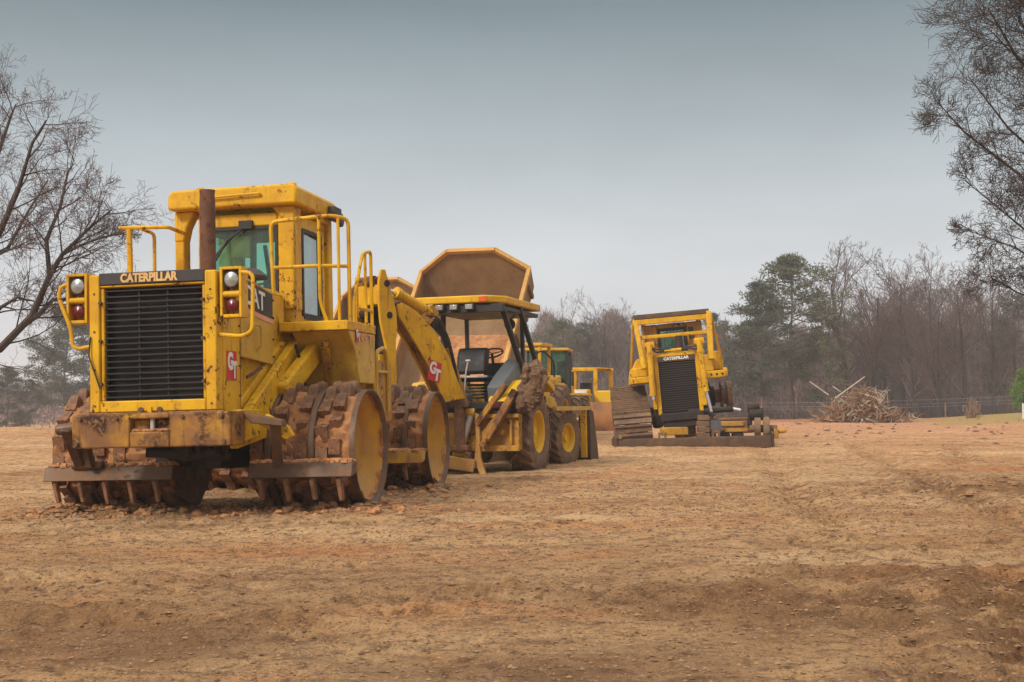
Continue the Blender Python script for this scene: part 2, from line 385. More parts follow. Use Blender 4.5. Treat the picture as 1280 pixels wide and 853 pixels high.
# ------------------------------------------------------------------ ground mesh
def fine_relief(x, y, ch=None):
    h = np.zeros_like(x)
    if ch is None: ch = np.zeros_like(x)
    h += 0.035 * (vnoise(x * .9, y * 1.6, 1) - .5)
    h += 0.030 * (vnoise(x * 2.1 + .7 * vnoise(x, y, 33), y * 4.3, 2) - .5)
    h += 0.026 * (vnoise(x * 5, y * 7, 3) - .5)
    c = vnoise(x * 11, y * 13, 4); h += 0.030 * np.clip(c - .55, 0, 1)
    h += 0.012 * (vnoise(x * 23, y * 27, 6) - .5)
    # wheel ruts that sweep across the yard
    for k, (y0, sl, cv, dp, wd) in enumerate([(7.6, -.05, .010, .055, .22), (8.4, -.02, .012, .05, .2), (5.6, .05, .004, .05, .20), (10.3, -.06, .010, .04, .25), (6.5, -.14, .012, .06, .22),
                                              (12.6, -.03, .006, .035, .3), (4.5, -.06, .01, .045, .18), (15.5, .04, .004, .035, .35), (19, -.02, .004, .04, .4)]):
        yc = y0 + sl * x + cv * x * x + .25 * (vnoise(x * .5, x * 0 + k, 40 + k) - .5)
        d = (y - yc) / wd
        br = sstep(vnoise(x * .35, x * 0 + k * 3, 60 + k), .35, .6)
        lug = .6 + .4 * np.sign(np.sin(x * 24 + 6 * d))
        ch += br * np.exp(-(d / 1.9) ** 2) * .65 * (.5 + .5 * lug)
        h += 1.6 * br * dp * (-np.exp(-d * d) * (.7 + .3 * lug) + .75 * np.exp(-((np.abs(d) - 1.7) / .55) ** 2) * (.4 + .9 * vnoise(x * 9, y * 9, 70)))
    # long ruts running away from the camera
    for k, (x0, sl) in enumerate([(1.9, .17), (3.6, .19), (2.4, .33), (4.3, .36)]):
        xc = x0 + sl * (y - 6) + .3 * (vnoise(y * .3, y * 0 + k, 90 + k) - .5)
        d = (x - xc) / .2; br = sstep(vnoise(y * .3, y * 0 + k * 3, 95 + k), .3, .55)
        ch += br * np.exp(-(d / 1.6) ** 2) * .35
        h += br * .055 * (-np.exp(-d * d) * (1 + .5 * np.sign(np.sin(y * 26 + 5 * np.abs(d)))) + .6 * np.exp(-((np.abs(d) - 1.7) / .5) ** 2))
    # churned soil at the right
    q = np.exp(-(((x - 6.9) / 1.8) ** 2 + ((y - 17) / 3.2) ** 2)) + .8 * np.exp(-(((x - 3.2) / 1.7) ** 2 + ((y - 7.5) / 1.6) ** 2))
    ch += q * .8
    h += q * .2 * (vnoise(x * 3.5, y * 4, 21) * .6 + vnoise(x * 9, y * 9, 22) * .4 - .4)
    # soil pressed up round the compactor's drums and under the machines
    for (cx, cy, rx, ry) in [(-4.6, 14.8, 1.0, .8), (-2.3, 14.5, 1.0, .8), (-1.7, 17.7, 1.2, .9), (-4.3, 18.3, 1.2, .8)]:
        q = np.exp(-(((x - cx) / rx) ** 2 + ((y - cy) / ry) ** 2))
        ch += q * .25
        h += q * .14 * (vnoise(x * 7, y * 7, 23) - .25)
    h += 0.05 * (vnoise(x * .7, y * .5, 25) - .5) * sstep(y, 30, 45)
    h += 0.10 * (vnoise(x * 1.3, y * .7, 26) - .4) * sstep(y, 40, 60)
    return h
CH = {}
def make_ground():
    xs = np.concatenate([-np.geomspace(11, 900, 46)[::-1], np.arange(-10.96, 10.96, .042), np.geomspace(11, 900, 46)])
    ys = [-120, -60, -30, -15, -8, -4, -1, .5, 1.6]; y = 2.4; ys.append(y)
    while y < 26: y += .034 + .0023 * (y - 2.4); ys.append(y)
    while y < 110: y += .10 + .006 * (y - 26); ys.append(y)
    while y < 1500: y *= 1.12; ys.append(y)
    ys = np.array(ys)
    X, Y = np.meshgrid(xs, ys)
    chn = np.zeros_like(X)
    Z = ground(X, Y) + fine_relief(X, Y, chn) * (1 - sstep(Y, 110, 160)) * (Y > 0)
    nx, ny = len(xs), len(ys)
    me = bpy.data.meshes.new('ground')
    me.vertices.add(nx * ny); me.vertices.foreach_set('co', np.stack([X, Y, Z], -1).astype(np.float32).ravel())
    i = np.arange(nx * ny).reshape(ny, nx)
    q = np.stack([i[:-1, :-1], i[:-1, 1:], i[1:, 1:], i[1:, :-1]], -1).reshape(-1, 4)
    me.loops.add(q.size); me.loops.foreach_set('vertex_index', q.ravel().astype(np.int32))
    me.polygons.add(len(q)); me.polygons.foreach_set('loop_start', np.arange(0, q.size, 4, dtype=np.int32)); me.polygons.foreach_set('loop_total', np.full(len(q), 4, dtype=np.int32))
    me.polygons.foreach_set('use_smooth', np.ones(len(q), dtype=bool))
    me.update(calc_edges=True); me.validate()
    at_ = me.attributes.new('churn', 'FLOAT', 'POINT'); at_.data.foreach_set('value', np.clip(chn * (Y > 0), 0, 1.5).astype(np.float32).ravel())
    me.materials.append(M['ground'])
    o = bpy.data.objects.new('ground', me); col.objects.link(o); o['kind'] = 'structure'
make_ground()

def make_clods():
    """loose pebbles and clods too many to count"""
    rnd = random.Random(3); mb = MB(); todo = []
    def one(x, y, r):
        if y < 10: r = min(r, .012 + .012 * rnd.random())
        todo.append((x, y, r)); return
    def emit(x, y, r, z):
        # squashed random octahedron
        a = rnd.random() * 6.28; vs = []
        for k in range(5):
            t = a + k * 1.2566; q = r * (.65 + .6 * rnd.random()); vs.append((x + q * math.cos(t), y + q * math.sin(t), z + r * .1 * rnd.random()))
        vs.append((x + r * .3 * (rnd.random() - .5), y, z + r * (.35 + .35 * rnd.random())))
        vs.append((x, y, z - r * .3))
        mb.add(vs, [(k, (k + 1) % 5, 5) for k in range(5)] + [((k + 1) % 5, k, 6) for k in range(5)])
    for _ in range(30000):
        y = 3 + 15 * rnd.random() ** 1.3; x = (rnd.random() * 2 - 1) * (y * .42 + .3)
        one(x, y, .005 + .013 * rnd.random() ** 4 + .0004 * y)
    for _ in range(650):
        y = 4.5 + 22 * rnd.random(); x = (rnd.random() * 2 - 1) * (y * .42)
        one(x, y, .012 + .022 * rnd.random() ** 3)
    for (cx, cy, sx, sy, n) in [(-4.75, 14.55, .85, .55, 260), (-2.25, 14.25, .85, .5, 230), (-1.5, 14.7, .35, .5, 70), (-1.4, 17.2, .8, .6, 160), (-3.4, 15.1, 1.4, .5, 110), (6.6, 16.5, 1.4, 2.2, 320), (3.2, 7.4, 1.3, .9, 160)]:
        for _ in range(n): one(rnd.gauss(cx, sx * .6), rnd.gauss(cy, sy * .6), .018 + .06 * rnd.random() ** 2.2)
    for _ in range(300):
        x = 6 + 20 * rnd.random(); y = 30 + 42 * rnd.random(); one(x, y, .04 + .12 * rnd.random() ** 2)
    T_ = np.array(todo); Zs = ground(T_[:, 0], T_[:, 1]) + fine_relief(T_[:, 0], T_[:, 1])
    for (x, y, r), z in zip(todo, Zs): emit(x, y, r, float(z))
    o = mb.build('gravel', M['clod'], smooth=False); tag(o, 'loose pebbles and clods of clay strewn over the yard', 'gravel', kind='stuff')
make_clods()
def make_clay_crumbs():
    """orange clay fallen off the drums"""
    rnd = random.Random(13); mb = MB(); pts = []
    for (cx, cy, sx, sy, n) in [(-4.75, 14.6, .75, .28, 330), (-2.25, 14.2, .70, .28, 330), (-1.55, 14.75, .22, .35, 90), (-1.6, 17.2, .7, .45, 220), (-3.5, 14.6, .9, .35, 110)]:
        for _ in range(n): pts.append((rnd.gauss(cx, sx * .8), rnd.gauss(cy, sy * 1.0), .010 + .04 * rnd.random() ** 3))
    P = np.array(pts); Z = ground(P[:, 0], P[:, 1]) + fine_relief(P[:, 0], P[:, 1])
    for k, ((x, y, q), z) in enumerate(zip(pts, Z)): mb.blob((x, y, float(z) + q * .25), q, k, 1, .38, (1.2, 1.1, .75))
    o = mb.build('clay_crumbs', M['mud'], ang=20); tag(o, 'orange clay crumbs fallen around the studded drums of the compactor', 'clay crumbs', kind='stuff')
make_clay_crumbs()

# ------------------------------------------------------------------ decal helper
def gt_logo(parent, origin, right, up, s, M_=None):
    """red square with interlocked white letters"""
    r = Vector(right).normalized(); u = Vector(up).normalized(); n = r.cross(u)
    o = Vector(origin); mb = MB()
    p = [o, o + r * s * .82, o + r * s * .82 + u * s, o + u * s]
    mb.add([q + n * .004 for q in p] + [q - n * .004 for q in p], [(0, 1, 2, 3), (7, 6, 5, 4), (0, 4, 5, 1), (1, 5, 6, 2), (2, 6, 7, 3), (3, 7, 4, 0)])
    d = mb.build('logo_decal', M['red'], parent)
    text_obj('letter', 'G', s * .44, s * .62, o + r * s * .03 + u * s * .34 + n * .006, r, u, M['white'], d, .004, .05)
    text_obj('letter', 'T', s * .44, s * .60, o + r * s * .36 + u * s * .06 + n * .009, r, u, M['white'], d, .004, .05)
    return d

# ================================================================== SOIL COMPACTOR
def tamping_foot_mesh():
    mb = MB()   # local: +z outwards from the drum surface
    w0, l0, w1, l1, h = .070, .088, .056, .066, .165
    vs = [(-w0, -l0, -.06), (w0, -l0, -.06), (w0, l0, -.06), (-w0, l0, -.06), (-w1 * 1.05, -l1 * 1.1, h * .62), (w1 * 1.05, -l1 * 1.1, h * .62), (w1 * 1.05, l1 * 1.1, h * .62), (-w1 * 1.05, l1 * 1.1, h * .62),
          (-w1, -l1, h * .8), (w1, -l1, h * .8), (w1, l1, h * .8), (-w1, l1, h * .8), (-w1 * .6, -l1 * .6, h), (w1 * .6, -l1 * .6, h), (w1 * .6, l1 * .6, h), (-w1 * .6, l1 * .6, h)]
    fs = [(3, 2, 1, 0), (12, 13, 14, 15)]
    for a in (0, 4, 8):
        for k in range(4): fs.append((a + k, a + (k + 1) % 4, a + 4 + (k + 1) % 4, a + 4 + k))
    mb.add(vs, fs)
    return mb
FOOT = None
def make_drum(root, cx0, cx1, cy, cz, feet_x, bands, disc_side, seed, name_label=None):
    """tamping drum lying along x from cx0 to cx1"""
    global FOOT
    rnd = random.Random(seed)
    e0 = .45 if disc_side < 0 else 0; e1 = .45 if disc_side > 0 else 0
    prof = [(cx0 + e0, .12), (cx0 + e0, .60), (cx1 - e1, .60), (cx1 - e1, .12)]
    drum = MB().lathe(prof, (0, cy, cz), 'x', 40).build('drum', M['steel_mud'], root)
    if name_label: drum['label'] = name_label
    # packed clay between the feet
    mb = MB(); n = 90; xs = np.linspace(cx0 + .02, cx1 - .03, 26); vs = []
    for x in xs:
        for k in range(n):
            t = 2 * math.pi * k / n
            q = float(vnoise(np.array(x * 7 + seed * 3.1), np.array((k % n) * .33), seed)) * .6 + float(vnoise(np.array(x * 19), np.array(k * .8), seed + 1)) * .4
            low = .03 * max(0, -math.sin(t))
            r = .555 + .15 * q * q ** .5 - low + .012 * rnd.random()
            vs.append((x, cy + r * math.cos(t), cz + r * math.sin(t)))
    fs = [(i * n + k, (i + 1) * n + k, (i + 1) * n + (k + 1) % n, i * n + (k + 1) % n) for i in range(len(xs) - 1) for k in range(n)]
    mb.add(vs, fs); mb.build('packed_clay', M['mud'], drum, ang=50)
    for bx, bw, br in bands:
        MB().lathe([(bx - bw / 2, .5), (bx - bw / 2, br), (bx + bw / 2, br), (bx + bw / 2, .5)], (0, cy, cz), 'x', 48).build('band', M['steel'], drum, bevel=.012)
    if FOOT is None:
        f = tamping_foot_mesh().build('tamping_foot', M['steel_mud'], drum, bevel=.026, smooth=True, ang=60); FOOT = f.data; bpy.data.objects.remove(f)
    for j, fx in enumerate(feet_x):
        nf = 15
        for k in range(nf):
            t = 2 * math.pi * (k + (j % 2) * .5 + .12 * (j % 3)) / nf + seed * .13
            o = bpy.data.objects.new('tamping_foot', FOOT); col.objects.link(o); o.parent = drum
            o.location = (fx, cy + .605 * math.cos(t), cz + .605 * math.sin(t))
            # +z outwards
            Z = Vector((0, math.cos(t), math.sin(t))); Y = Vector((0, -math.sin(t), math.cos(t))); X = Vector((1, 0, 0))
            o.rotation_euler = Matrix((X, Y, Z)).transposed().to_euler()
            s = .9 + .15 * rnd.random(); o.scale = (s, s, s * 1.05)
    # dish at the outer end
    if disc_side:
        s = disc_side; ex = cx1 if s > 0 else cx0
        d = MB().lathe([(ex - s * .25, .001), (ex - s * .25, .16), (ex - s * .23, .38), (ex - s * .115, .515), (ex - s * .085, .575), (ex - s * .045, .612), (ex - s * .045, .652), (ex - s * .06, .655), (ex - s * .06, .6)], (0, cy, cz), 'x', 64)
        dd = d.build('end_disc', M['disc'], drum, ang=25)
        MB().lathe([(ex - s * .055, .645), (ex - s * .055, .668), (ex + s * .008, .668), (ex + s * .008, .652), (ex - s * .02, .625), (ex - s * .05, .610)], (0, cy, cz), 'x', 64).build('rim', M['steel'], drum)
        hb = MB().cyl((ex - s * .26, cy, cz), (ex - s * .22, cy, cz), .11, n=20)
        for k in range(10): t = k * .628; hb.cyl((ex - s * .26, cy + .13 * math.cos(t), cz + .14 * math.sin(t)), (ex - s * .235, cy + .13 * math.cos(t), cz + .14 * math.sin(t)), .014, n=6)
        hb.build('hub', M['yellow_dirty'], drum)
    return drum
M['disc'] = weathered('dish_yellow', (.50, .25, .008), (.36, .16, .012), dirt=.7, spots=.7, streak=.7, low=(-.25, .5), dirtc=(.38, .19, .085), sc=1.6)

CO = thing('soil_compactor', 'big yellow soil compactor with studded drums and black radiator grille, nearest the camera', 'soil compactor', (-3.39, 15.03, -.04), 10.5, 1.5)
def compactor():
    r = CO
    # --- radiator end
    F = -1.75
    g = MB()
    g.box(-.70, -.585, F, F + .16, 1.15, 2.60).box(.595, .72, F, F + .16, 1.15, 2.60).box(-.585, .595, F, F + .16, 1.15, 1.27).box(-.585, .595, F + .01, F + .16, 2.462, 2.49)
    g.box(-.585, -.545, F + .03, F + .12, 1.27, 2.462).box(.555, .595, F + .03, F + .12, 1.27, 2.462)
    g.build('radiator_surround', M['yellow'], r, bevel=.014)
    MB().box(-.585, .595, F + .155, F + .16, 1.26, 2.47).build('radiator_core', M['core'], r)
    gb = MB()
    for k in range(19):
        z = 1.315 + k * (1.12 / 18); w = .004 * math.sin(k * 2.2)
        gb.beam((-.55, F + .055 + w, z - .006), (.56, F + .055, z + .006 * math.sin(k)), .020, .013)
    for x in (-.535, -.17, .15, .545): gb.box(x - .010, x + .010, F + .075, F + .10, 1.28, 2.46)
    gb.build('grille', M['black'], r)
    for z in (1.45, 1.9, 2.3):
        for x in (-.57, .575): MB().cyl((x, F + .02, z), (x, F - .02, z), .018, n=8).build('grille_bolt', M['steel'], r)
    for x in (.09, -.12): MB().cyl((x, F - .02, 1.17), (x, F, 1.17), .03, n=8).build('grille_bolt', M['steel'], r)
    MB().box(-.04, .0, F - .02, F, 1.14, 1.2).build('grille_latch', M['yellow'], r)
    MB().box(-.583, .593, F - .004, F + .14, 2.492, 2.615).build('name_plate', M['plate'], r, bevel=.006)
    pl = [c for c in bpy.data.objects if c.name.startswith('name_plate') and c.parent == r][0]
    text_obj('lettering', 'CATERPILLAR', .64, .098, (-.335, F - .006, 2.506), (1, 0, 0), (0, 0, 1), M['letter'], pl, .006, .05)
    MB().tube([(-.68, F - .012, 1.95), (-.69, F - .03, 1.75), (-.57, F - .02, 1.40)], .008, 6).build('hose', M['black'], r)
    # --- counterweight bumper
    b = MB()
    y0, y1 = F - .09, F + .30
    b.box(-.86, -.21, y0, y1, .78, 1.135).box(.23, .90, y0, y1, .78, 1.135).box(-.21, .23, y0, y1, .78, .945).box(-.21, .23, y0, y1, 1.075, 1.135).box(-.21, .23, y0 + .1, y1, .945, 1.075)
    b.build('bumper', M['bumper'], r, bevel=.018)
    bb = MB().cyl((.02, y0 + .06, .94), (.02, y0 + .06, 1.08), .025, n=10); bb.build('hitch_pin', M['rod_dull'], r)
    mm = MB()
    rnd = random.Random(5)
    for k in range(60): mm.blob((-.18 + .38 * rnd.random(), y0 + .02 + .08 * rnd.random(), .955), .012 + .022 * rnd.random(), k, 1, .4, (1.2, 1, .6))
    for k in range(240): mm.blob((-.8 + 1.6 * rnd.random(), y0 + .02 + .08 * rnd.random(), 1.138), .005 + .012 * rnd.random(), k, 1, .4, (1.4, 1, .5))
    mm.build('dirt_crust', M['mud'], r)
    # yellow wedge on the bumper end, towards the body
    MB().prism([(F + .21, .80), (F + .75, .86), (F + .85, 1.05), (F + .85, 1.15), (F + .21, 1.15)], 'x', .62, .885).build('bumper_bracket', M['yellow'], r, bevel=.012)
    # --- hood and side panels
    h = MB()
    h.box(-.62, .64, F + .16, .45, 1.12, 2.50)
    h.prism([(-.62, 2.5), (.64, 2.5), (.54, 2.585), (-.52, 2.585)], 'y', F + .162, .45)
    h.build('hood', M['yellow'], r, bevel=.02)
    MB().box(.642, .725, F + .162, F + .62, 1.14, 2.30).build('side_panel', M['yellow'], r, bevel=.012)
    gt_logo(r, (.729, F + .24, 1.46), (0, 1, 0), (0, 0, 1), .31)
    MB().prism([(-1.12, 1.72), (-.18, 1.66), (-.18, 2.50), (-1.12, 2.62)], 'x', .70, .735).build('engine_door', M['yellow_pale'], r, bevel=.01)
    st = MB().prism([(-1.08, 2.28), (-.20, 2.19), (-.20, 2.47), (-1.08, 2.58)], 'x', .737, .741).build('model_plate', M['plate'], r)
    text_obj('numerals', 'CAT', .60, .215, (.744, -1.04, 2.31), (0, 1, -.10), (0, 0, 1), M['white'], st, .003, .02)
    MB().prism([(-1.08, 2.215), (-.20, 2.125), (-.20, 2.175), (-1.08, 2.265)], 'x', .737, .742).build('stripe', M['pink'], r)
    MB().tube([(.738, -.95, 1.95), (.80, -.95, 2.0), (.80, -.95, 2.08), (.80, -.72, 2.08), (.80, -.70, 1.86), (.738, -.70, 1.80)], .012, 8, .05).build('door_handle', M['yellow_pale'], r)
    for z in (1.75, 1.95, 2.2, 2.4): MB().cyl((.738, -.2, z), (.755, -.2, z), .014, n=6).build('door_bolt', M['rust'], r)
    hg = MB(); hg.beam((.72, -.95, 1.50), (.74, -.55, 1.62), .02, .035); hg.build('latch', M['rust'], r)
    # --- lower side plate and diagonal frame member
    MB().prism([(F + .62, 1.0), (F + .62, 1.22), (-.45, 1.60), (.25, 1.95), (.9, 1.95), (.9, .85), (-.6, .85)], 'x', .58, .70).build('side_plate', M['yellow'], r, bevel=.012)
    MB().prism([(F + .3, .74), (F + .3, 1.14), (F + .62, 1.14), (.4, 1.98), (.88, 1.98), (.88, 1.0), (-.55, .84)], 'x', .72, .82).build('fender_plate', M['yellow'], r, bevel=.014)
    MB().beam((.86, -.25, 1.32), (1.02, .70, 1.95), .15, .24).build('diagonal_arm', M['yellow'], r, bevel=.03)
    MB().beam((1.18, .35, 1.95), (1.05, .95, 1.25), .10, .16).build('support_strut', M['yellow_dirty'], r, bevel=.02)
    MB().box(.72, 1.35, .85, 1.5, 1.05, 1.98).build('tank', M['yellow_dirty'], r, bevel=.02)
    # seams, bolts and small fittings
    for x in (-.76, -.35, .38, .80): MB().cyl((x, F - .115, 1.09), (x, F - .08, 1.09), .022, n=6).build('bumper_bolt', M['steel'], r)
    for x in (-.80, .83): MB().cyl((x, F - .115, .83), (x, F - .08, .83), .022, n=6).build('bumper_bolt', M['steel'], r)
    for z in (1.30, 1.62, 2.05): MB().cyl((.725, F + .58, z), (.740, F + .58, z), .013, n=6).build('panel_bolt', M['rust'], r)
    for x in (-.64, .66):
        for z in (1.22, 1.6, 2.0, 2.4): MB().cyl((x, F - .008, z), (x, F + .01, z), .012, n=6).build('frame_bolt', M['rust'], r)
    MB().box(.7255, .7285, F + .60, F + .606, 1.15, 1.9).build('panel_gap', M['dark'], r)
    MB().box(.700, .7035, -.30, -.292, .95, 1.58).build('panel_gap', M['dark'], r)
    MB().box(.762, .768, .60, .72, 2.36, 2.40).box(.764, .770, .55, .57, 2.1, 3.4).build('cab_trim', M['yellow_pale'], r)
    for x in (-.6, .6): MB().tube([(x, .75, 3.86), (x, .75, 3.93), (x + .1, .75, 3.93), (x + .1, .75, 3.86)], .014, 6, .03).build('lifting_eye', M['yellow'], r)
    MB().tube([(.60, F + .7, 1.05), (.72, F + .75, .95), (.70, -.5, .88), (.62, .3, .95)], .022, 8, .08).build('hose', M['black'], r)
    MB().tube([(.90, .1, 1.9), (.92, .3, 1.6), (.85, .6, 1.3), (.80, .9, 1.1)], .020, 8, .08).build('hose', M['black'], r)
    # dark underbody
    u = MB().box(-.30, .55, F + .75, 3.6, .78, 1.12).box(-.5, .6, F + .32, F + .55, .92, 1.1).box(-1.5, 1.5, -.13, .13, .55, .83).box(-1.5, 1.5, 3.08, 3.34, .55, .83).cyl((-.3, -1.3, .72), (.5, -.9, .66), .06).cyl((0, -.2, .6), (0, 3, .6), .09).box(-.1, .4, -.6, .9, .50, .66)
    for k in range(9): u.tube([(-.3 + .11 * k, -1.25, .95 - .03 * (k % 3)), (-.25 + .1 * k, -1.15, .72 - .05 * (k % 2)), (-.1 + .07 * k, -.9, .68), (.1, -.4, .8)], .018 + .008 * (k % 3), 6, .08)
    u.cyl((.0, -1.1, .66), (.45, -1.05, .72), .07).box(-.1, .15, -1.2, -.95, .62, .8)
    u.cyl((-.35, -.8, .62), (-.35, .3, .58), .09).cyl((.3, -.9, .60), (.3, .2, .56), .09)
    u.build('chassis', M['dark'], r, bevel=.02)
    # --- cab
    cx0, cx1, cy0, cy1, zb, zt = -.50, .72, .55, 1.75, 1.95, 3.55
    c = MB()
    c.box(cx0, -.37, cy0, cy0 + .12, 2.3, zt).box(.53, cx1, cy0, cy0 + .30, 2.0, zt)         # front posts
    c.box(cx0, -.37, cy1 - .12, cy1, 2.0, zt).box(.59, cx1, cy1 - .13, cy1, 2.0, zt)
    c.box(-.37, .53, cy0, cy0 + .06, zt - .16, zt).box(-.37, .53, cy0, cy0 + .06, 2.3, 2.47)
    c.box(-.37, .59, cy1 - .06, cy1, zt - .2, zt).box(-.37, .59, cy1 - .06, cy1, 2.0, 2.62)
    c.box(cx0, cx0 + .05, cy0 + .12, cy1 - .12, 2.0, 2.6).box(cx0, cx0 + .05, cy0 + .12, cy1 - .12, zt - .2, zt)
    c.box(cx1 - .05, cx1, cy0 + .30, cy1 - .13, zt - .18, zt).box(cx1 - .05, cx1, cy0 + .3, cy1 - .13, 2.1, 2.3)
    c.box(cx0, cx1, cy0, cy1, 1.96, 2.08)
    c.build('cab', M['yellow'], r, bevel=.02)
    MB().box(-.82, -.70, .58, .78, 2.2, 3.62).prism([(-.822, 3.62), (-.56, 3.62), (-.66, 3.42), (-.70, 3.25), (-.822, 3.25)], 'y', .57, .775).build('rollover_post', M['yellow'], r, bevel=.02)
    MB().box(-.78, -.6, 1.8, 1.95, 2.1, 3.62).build('rollover_post', M['yellow'], r, bevel=.02)
    MB().box(.58, .76, 1.8, 1.95, 2.1, 3.62).build('rollover_post', M['yellow'], r, bevel=.02)
    MB().box(.60, .75, .528, .80, 2.35, 3.62).prism([(.75, 3.62), (.46, 3.62), (.60, 3.46)], 'y', .524, .60).build('corner_post', M['yellow'], r, bevel=.02)
    rf = MB(); rf.prism([(-.83, 3.62), (.83, 3.62), (.83, 3.81), (.78, 3.87), (-.77, 3.86), (-.83, 3.80)], 'y', .40, 1.95)
    rf.build('roof', M['yellow'], r, bevel=.03)
    ro = MB().prism([(1.45, 3.54), (1.45, 3.62), (1.9, 3.62), (1.8, 3.54)], 'x', -.78, .78); ro.build('roof_lining', M['yellow'], r, bevel=.01)
    MB().tube([(-.25, .40, 3.72), (-.25, .36, 3.74), (.38, .36, 3.76), (.38, .40, 3.74)], .014, 8, .03).build('grab_rail', M['yellow'], r)
    MB().box(.84, .93, 1.55, 1.85, 3.58, 3.76).cyl((.86, 1.9, 3.62), (.92, 1.9, 3.62), .09, n=16).build('roof_lamp', M['plate'], r, bevel=.01)
    MB().box(-.37, .53, cy0 + .025, cy0 + .033, 2.47, zt - .16).build('windshield', M['glass'], r)
    s = MB()
    x0, x1, z0, z1, w = -.37, .53, 2.47, 3.39, .035
    yy0, yy1 = cy0 - .006, cy0 + .05
    s.box(x0, x0 + w, yy0, yy1, z0, z1).box(x1 - w, x1, yy0, yy1, z0, z1).box(x0 + w, x1 - w, yy0, yy1, z1 - w, z1).box(x0 + w, x1 - w, yy0, yy1, z0, z0 + w)
    for (sx, sz) in ((1, 1), (1, -1)):
        X = x1 - w if sx > 0 else x0 + w; Z = z1 - w if sz > 0 else z0 + w
        s.prism([(X, Z), (X, Z - sz * .07), (X - sx * .07, Z)], 'y', yy0, yy1)
    s.build('window_seal', M['black'], r)
    MB().box(-.37, .59, cy1 - .034, cy1 - .026, 2.62, zt - .2).build('rear_window', M['glass'], r)
    MB().box(cx0 + .02, cx0 + .028, cy0 + .12, cy1 - .12, 2.6, zt - .2).build('side_window', M['glass'], r)
    MB().prism([(cy0 + .38, 2.34), (cy1 - .2, 2.34), (cy1 - .2, 3.30), (cy0 + .38, 3.34)], 'x', cx1 - .03, cx1 - .018).build('side_window', M['glass2'], r)
    MB().box(cx1 - .012, cx1 + .012, cy0 + .32, cy0 + .37, 2.3, 3.38).box(cx1 - .012, cx1 + .012, cy1 - .19, cy1 - .14, 2.3, 3.38).box(cx1 - .012, cx1 + .012, cy0 + .37, cy1 - .19, 2.26, 2.33).box(cx1 - .012, cx1 + .012, cy0 + .37, cy1 - .19, 3.34, 3.39).build('door_seal', M['black'], r)
    MB().box(cx1 + .002, cx1 + .02, cy0 + .42, cy1 - .1, 2.10, 2.2).build('door_step', M['yellow_pale'], r, bevel=.008)
    # interior
    st = MB().prism([(1.10, 2.1), (1.45, 2.1), (1.52, 2.78), (1.42, 2.9), (1.34, 2.88), (1.28, 2.4), (1.05, 2.4)], 'x', .02, .50)
    st.build('seat', M['vinyl'], r, bevel=.05)
    MB().tube([(.18, .75, 2.2), (.15, .95, 2.62)], .03, 8).tube([(.15 + .2 * math.cos(t * .524), .95 + .12 * math.sin(t * .524), 2.64 + .10 * math.sin(t * .524)) for t in range(13)], .015, 6).build('steering_wheel', M['black'], r)
    MB().box(-.30, .45, .8, 1.0, 2.08, 2.42).build('dashboard', M['black'], r, bevel=.03)
    MB().beam((-.05, 1.62, 3.3), (.10, 1.62, 2.2), .05, .04).beam((-.20, 1.6, 3.4), (-.22, 1.6, 2.1), .10, .05).build('inner_post', M['plate'], r)
    MB().box(-.13, .12, .68, .74, 3.03, 3.3).build('sun_visor', M['yellow_pale'], r, bevel=.01)
    MB().tube([(.18, cy0 - .02, 3.42), (-.1, cy0 - .05, 3.22), (-.28, cy0 - .035, 2.95)], .012, 6).beam((-.30, cy0 - .04, 3.0), (.02, cy0 - .04, 3.32), .012, .03).box(.05, .22, cy0 - .05, cy0 - .004, 3.36, 3.46).build('wiper', M['black'], r)
    # exhaust and pre-cleaner
    e = MB().lathe([(0, .07), (0, .088), (.95, .088), (1.05, .082), (1.10, .088), (1.10, .07), (.9, .07)], (.20, -.75, 2.52), 'z', 24); e.build('exhaust_pipe', M['rust'], r)
    MB().cyl((.20, -.75, 2.50), (.20, -.75, 2.60), .12).build('exhaust_collar', M['plate'], r)
    MB().lathe([(0, .08), (.10, .08), (.10, .21), (.13, .21), (.20, .13), (.22, .08), (.22, .001)], (.60, -.55, 2.52), 'z', 28).build('air_cleaner_cap', M['plate'], r)
    # --- lamp boxes
    for sgn, x0 in ((1, .745), (-1, -.985)):
        x1 = x0 + .24; y0, y1 = F + .04, F + .22
        lb = MB().box(x0, x0 + .03, y0, y1, 2.10, 2.63).box(x1 - .03, x1, y0, y1, 2.10, 2.63).box(x0 + .03, x1 - .03, y0, y1, 2.60, 2.63).box(x0 + .03, x1 - .03, y0, y1, 2.10, 2.135).box(x0 + .03, x1 - .03, y1 - .02, y1, 2.135, 2.6)
        lb.cyl((x0 + .02, y0 + .04, 2.345), (x1 - .02, y0 + .04, 2.345), .035)
        lo = lb.build('lamp_housing', M['yellow'], r, bevel=.006)
        xc = (x0 + x1) / 2
        MB().lathe([(.07, .02), (.05, .075), (0, .088), (-.012, .088), (-.012, .076)], (xc, y0 + .03, 2.50), 'y', 24).build('lamp_shell', M['black'], lo)
        MB().lathe([(-.03, .001), (-.025, .04), (-.010, .076)], (xc, y0 + .03, 2.50), 'y', 24).build('headlight', M['lens'], lo)
        MB().lathe([(.03, .02), (.03, .066), (-.0, .066), (-.008, .055), (-.018, .001)], (xc, y0 + .03, 2.23), 'y', 20).build('marker_lamp', M['redlens'], lo)
        MB().cyl((xc, y0 + .05, 2.29), (xc, y0 + .05, 2.40), .02).build('bracket', M['plate'], lo)
        yy = y0 + .02
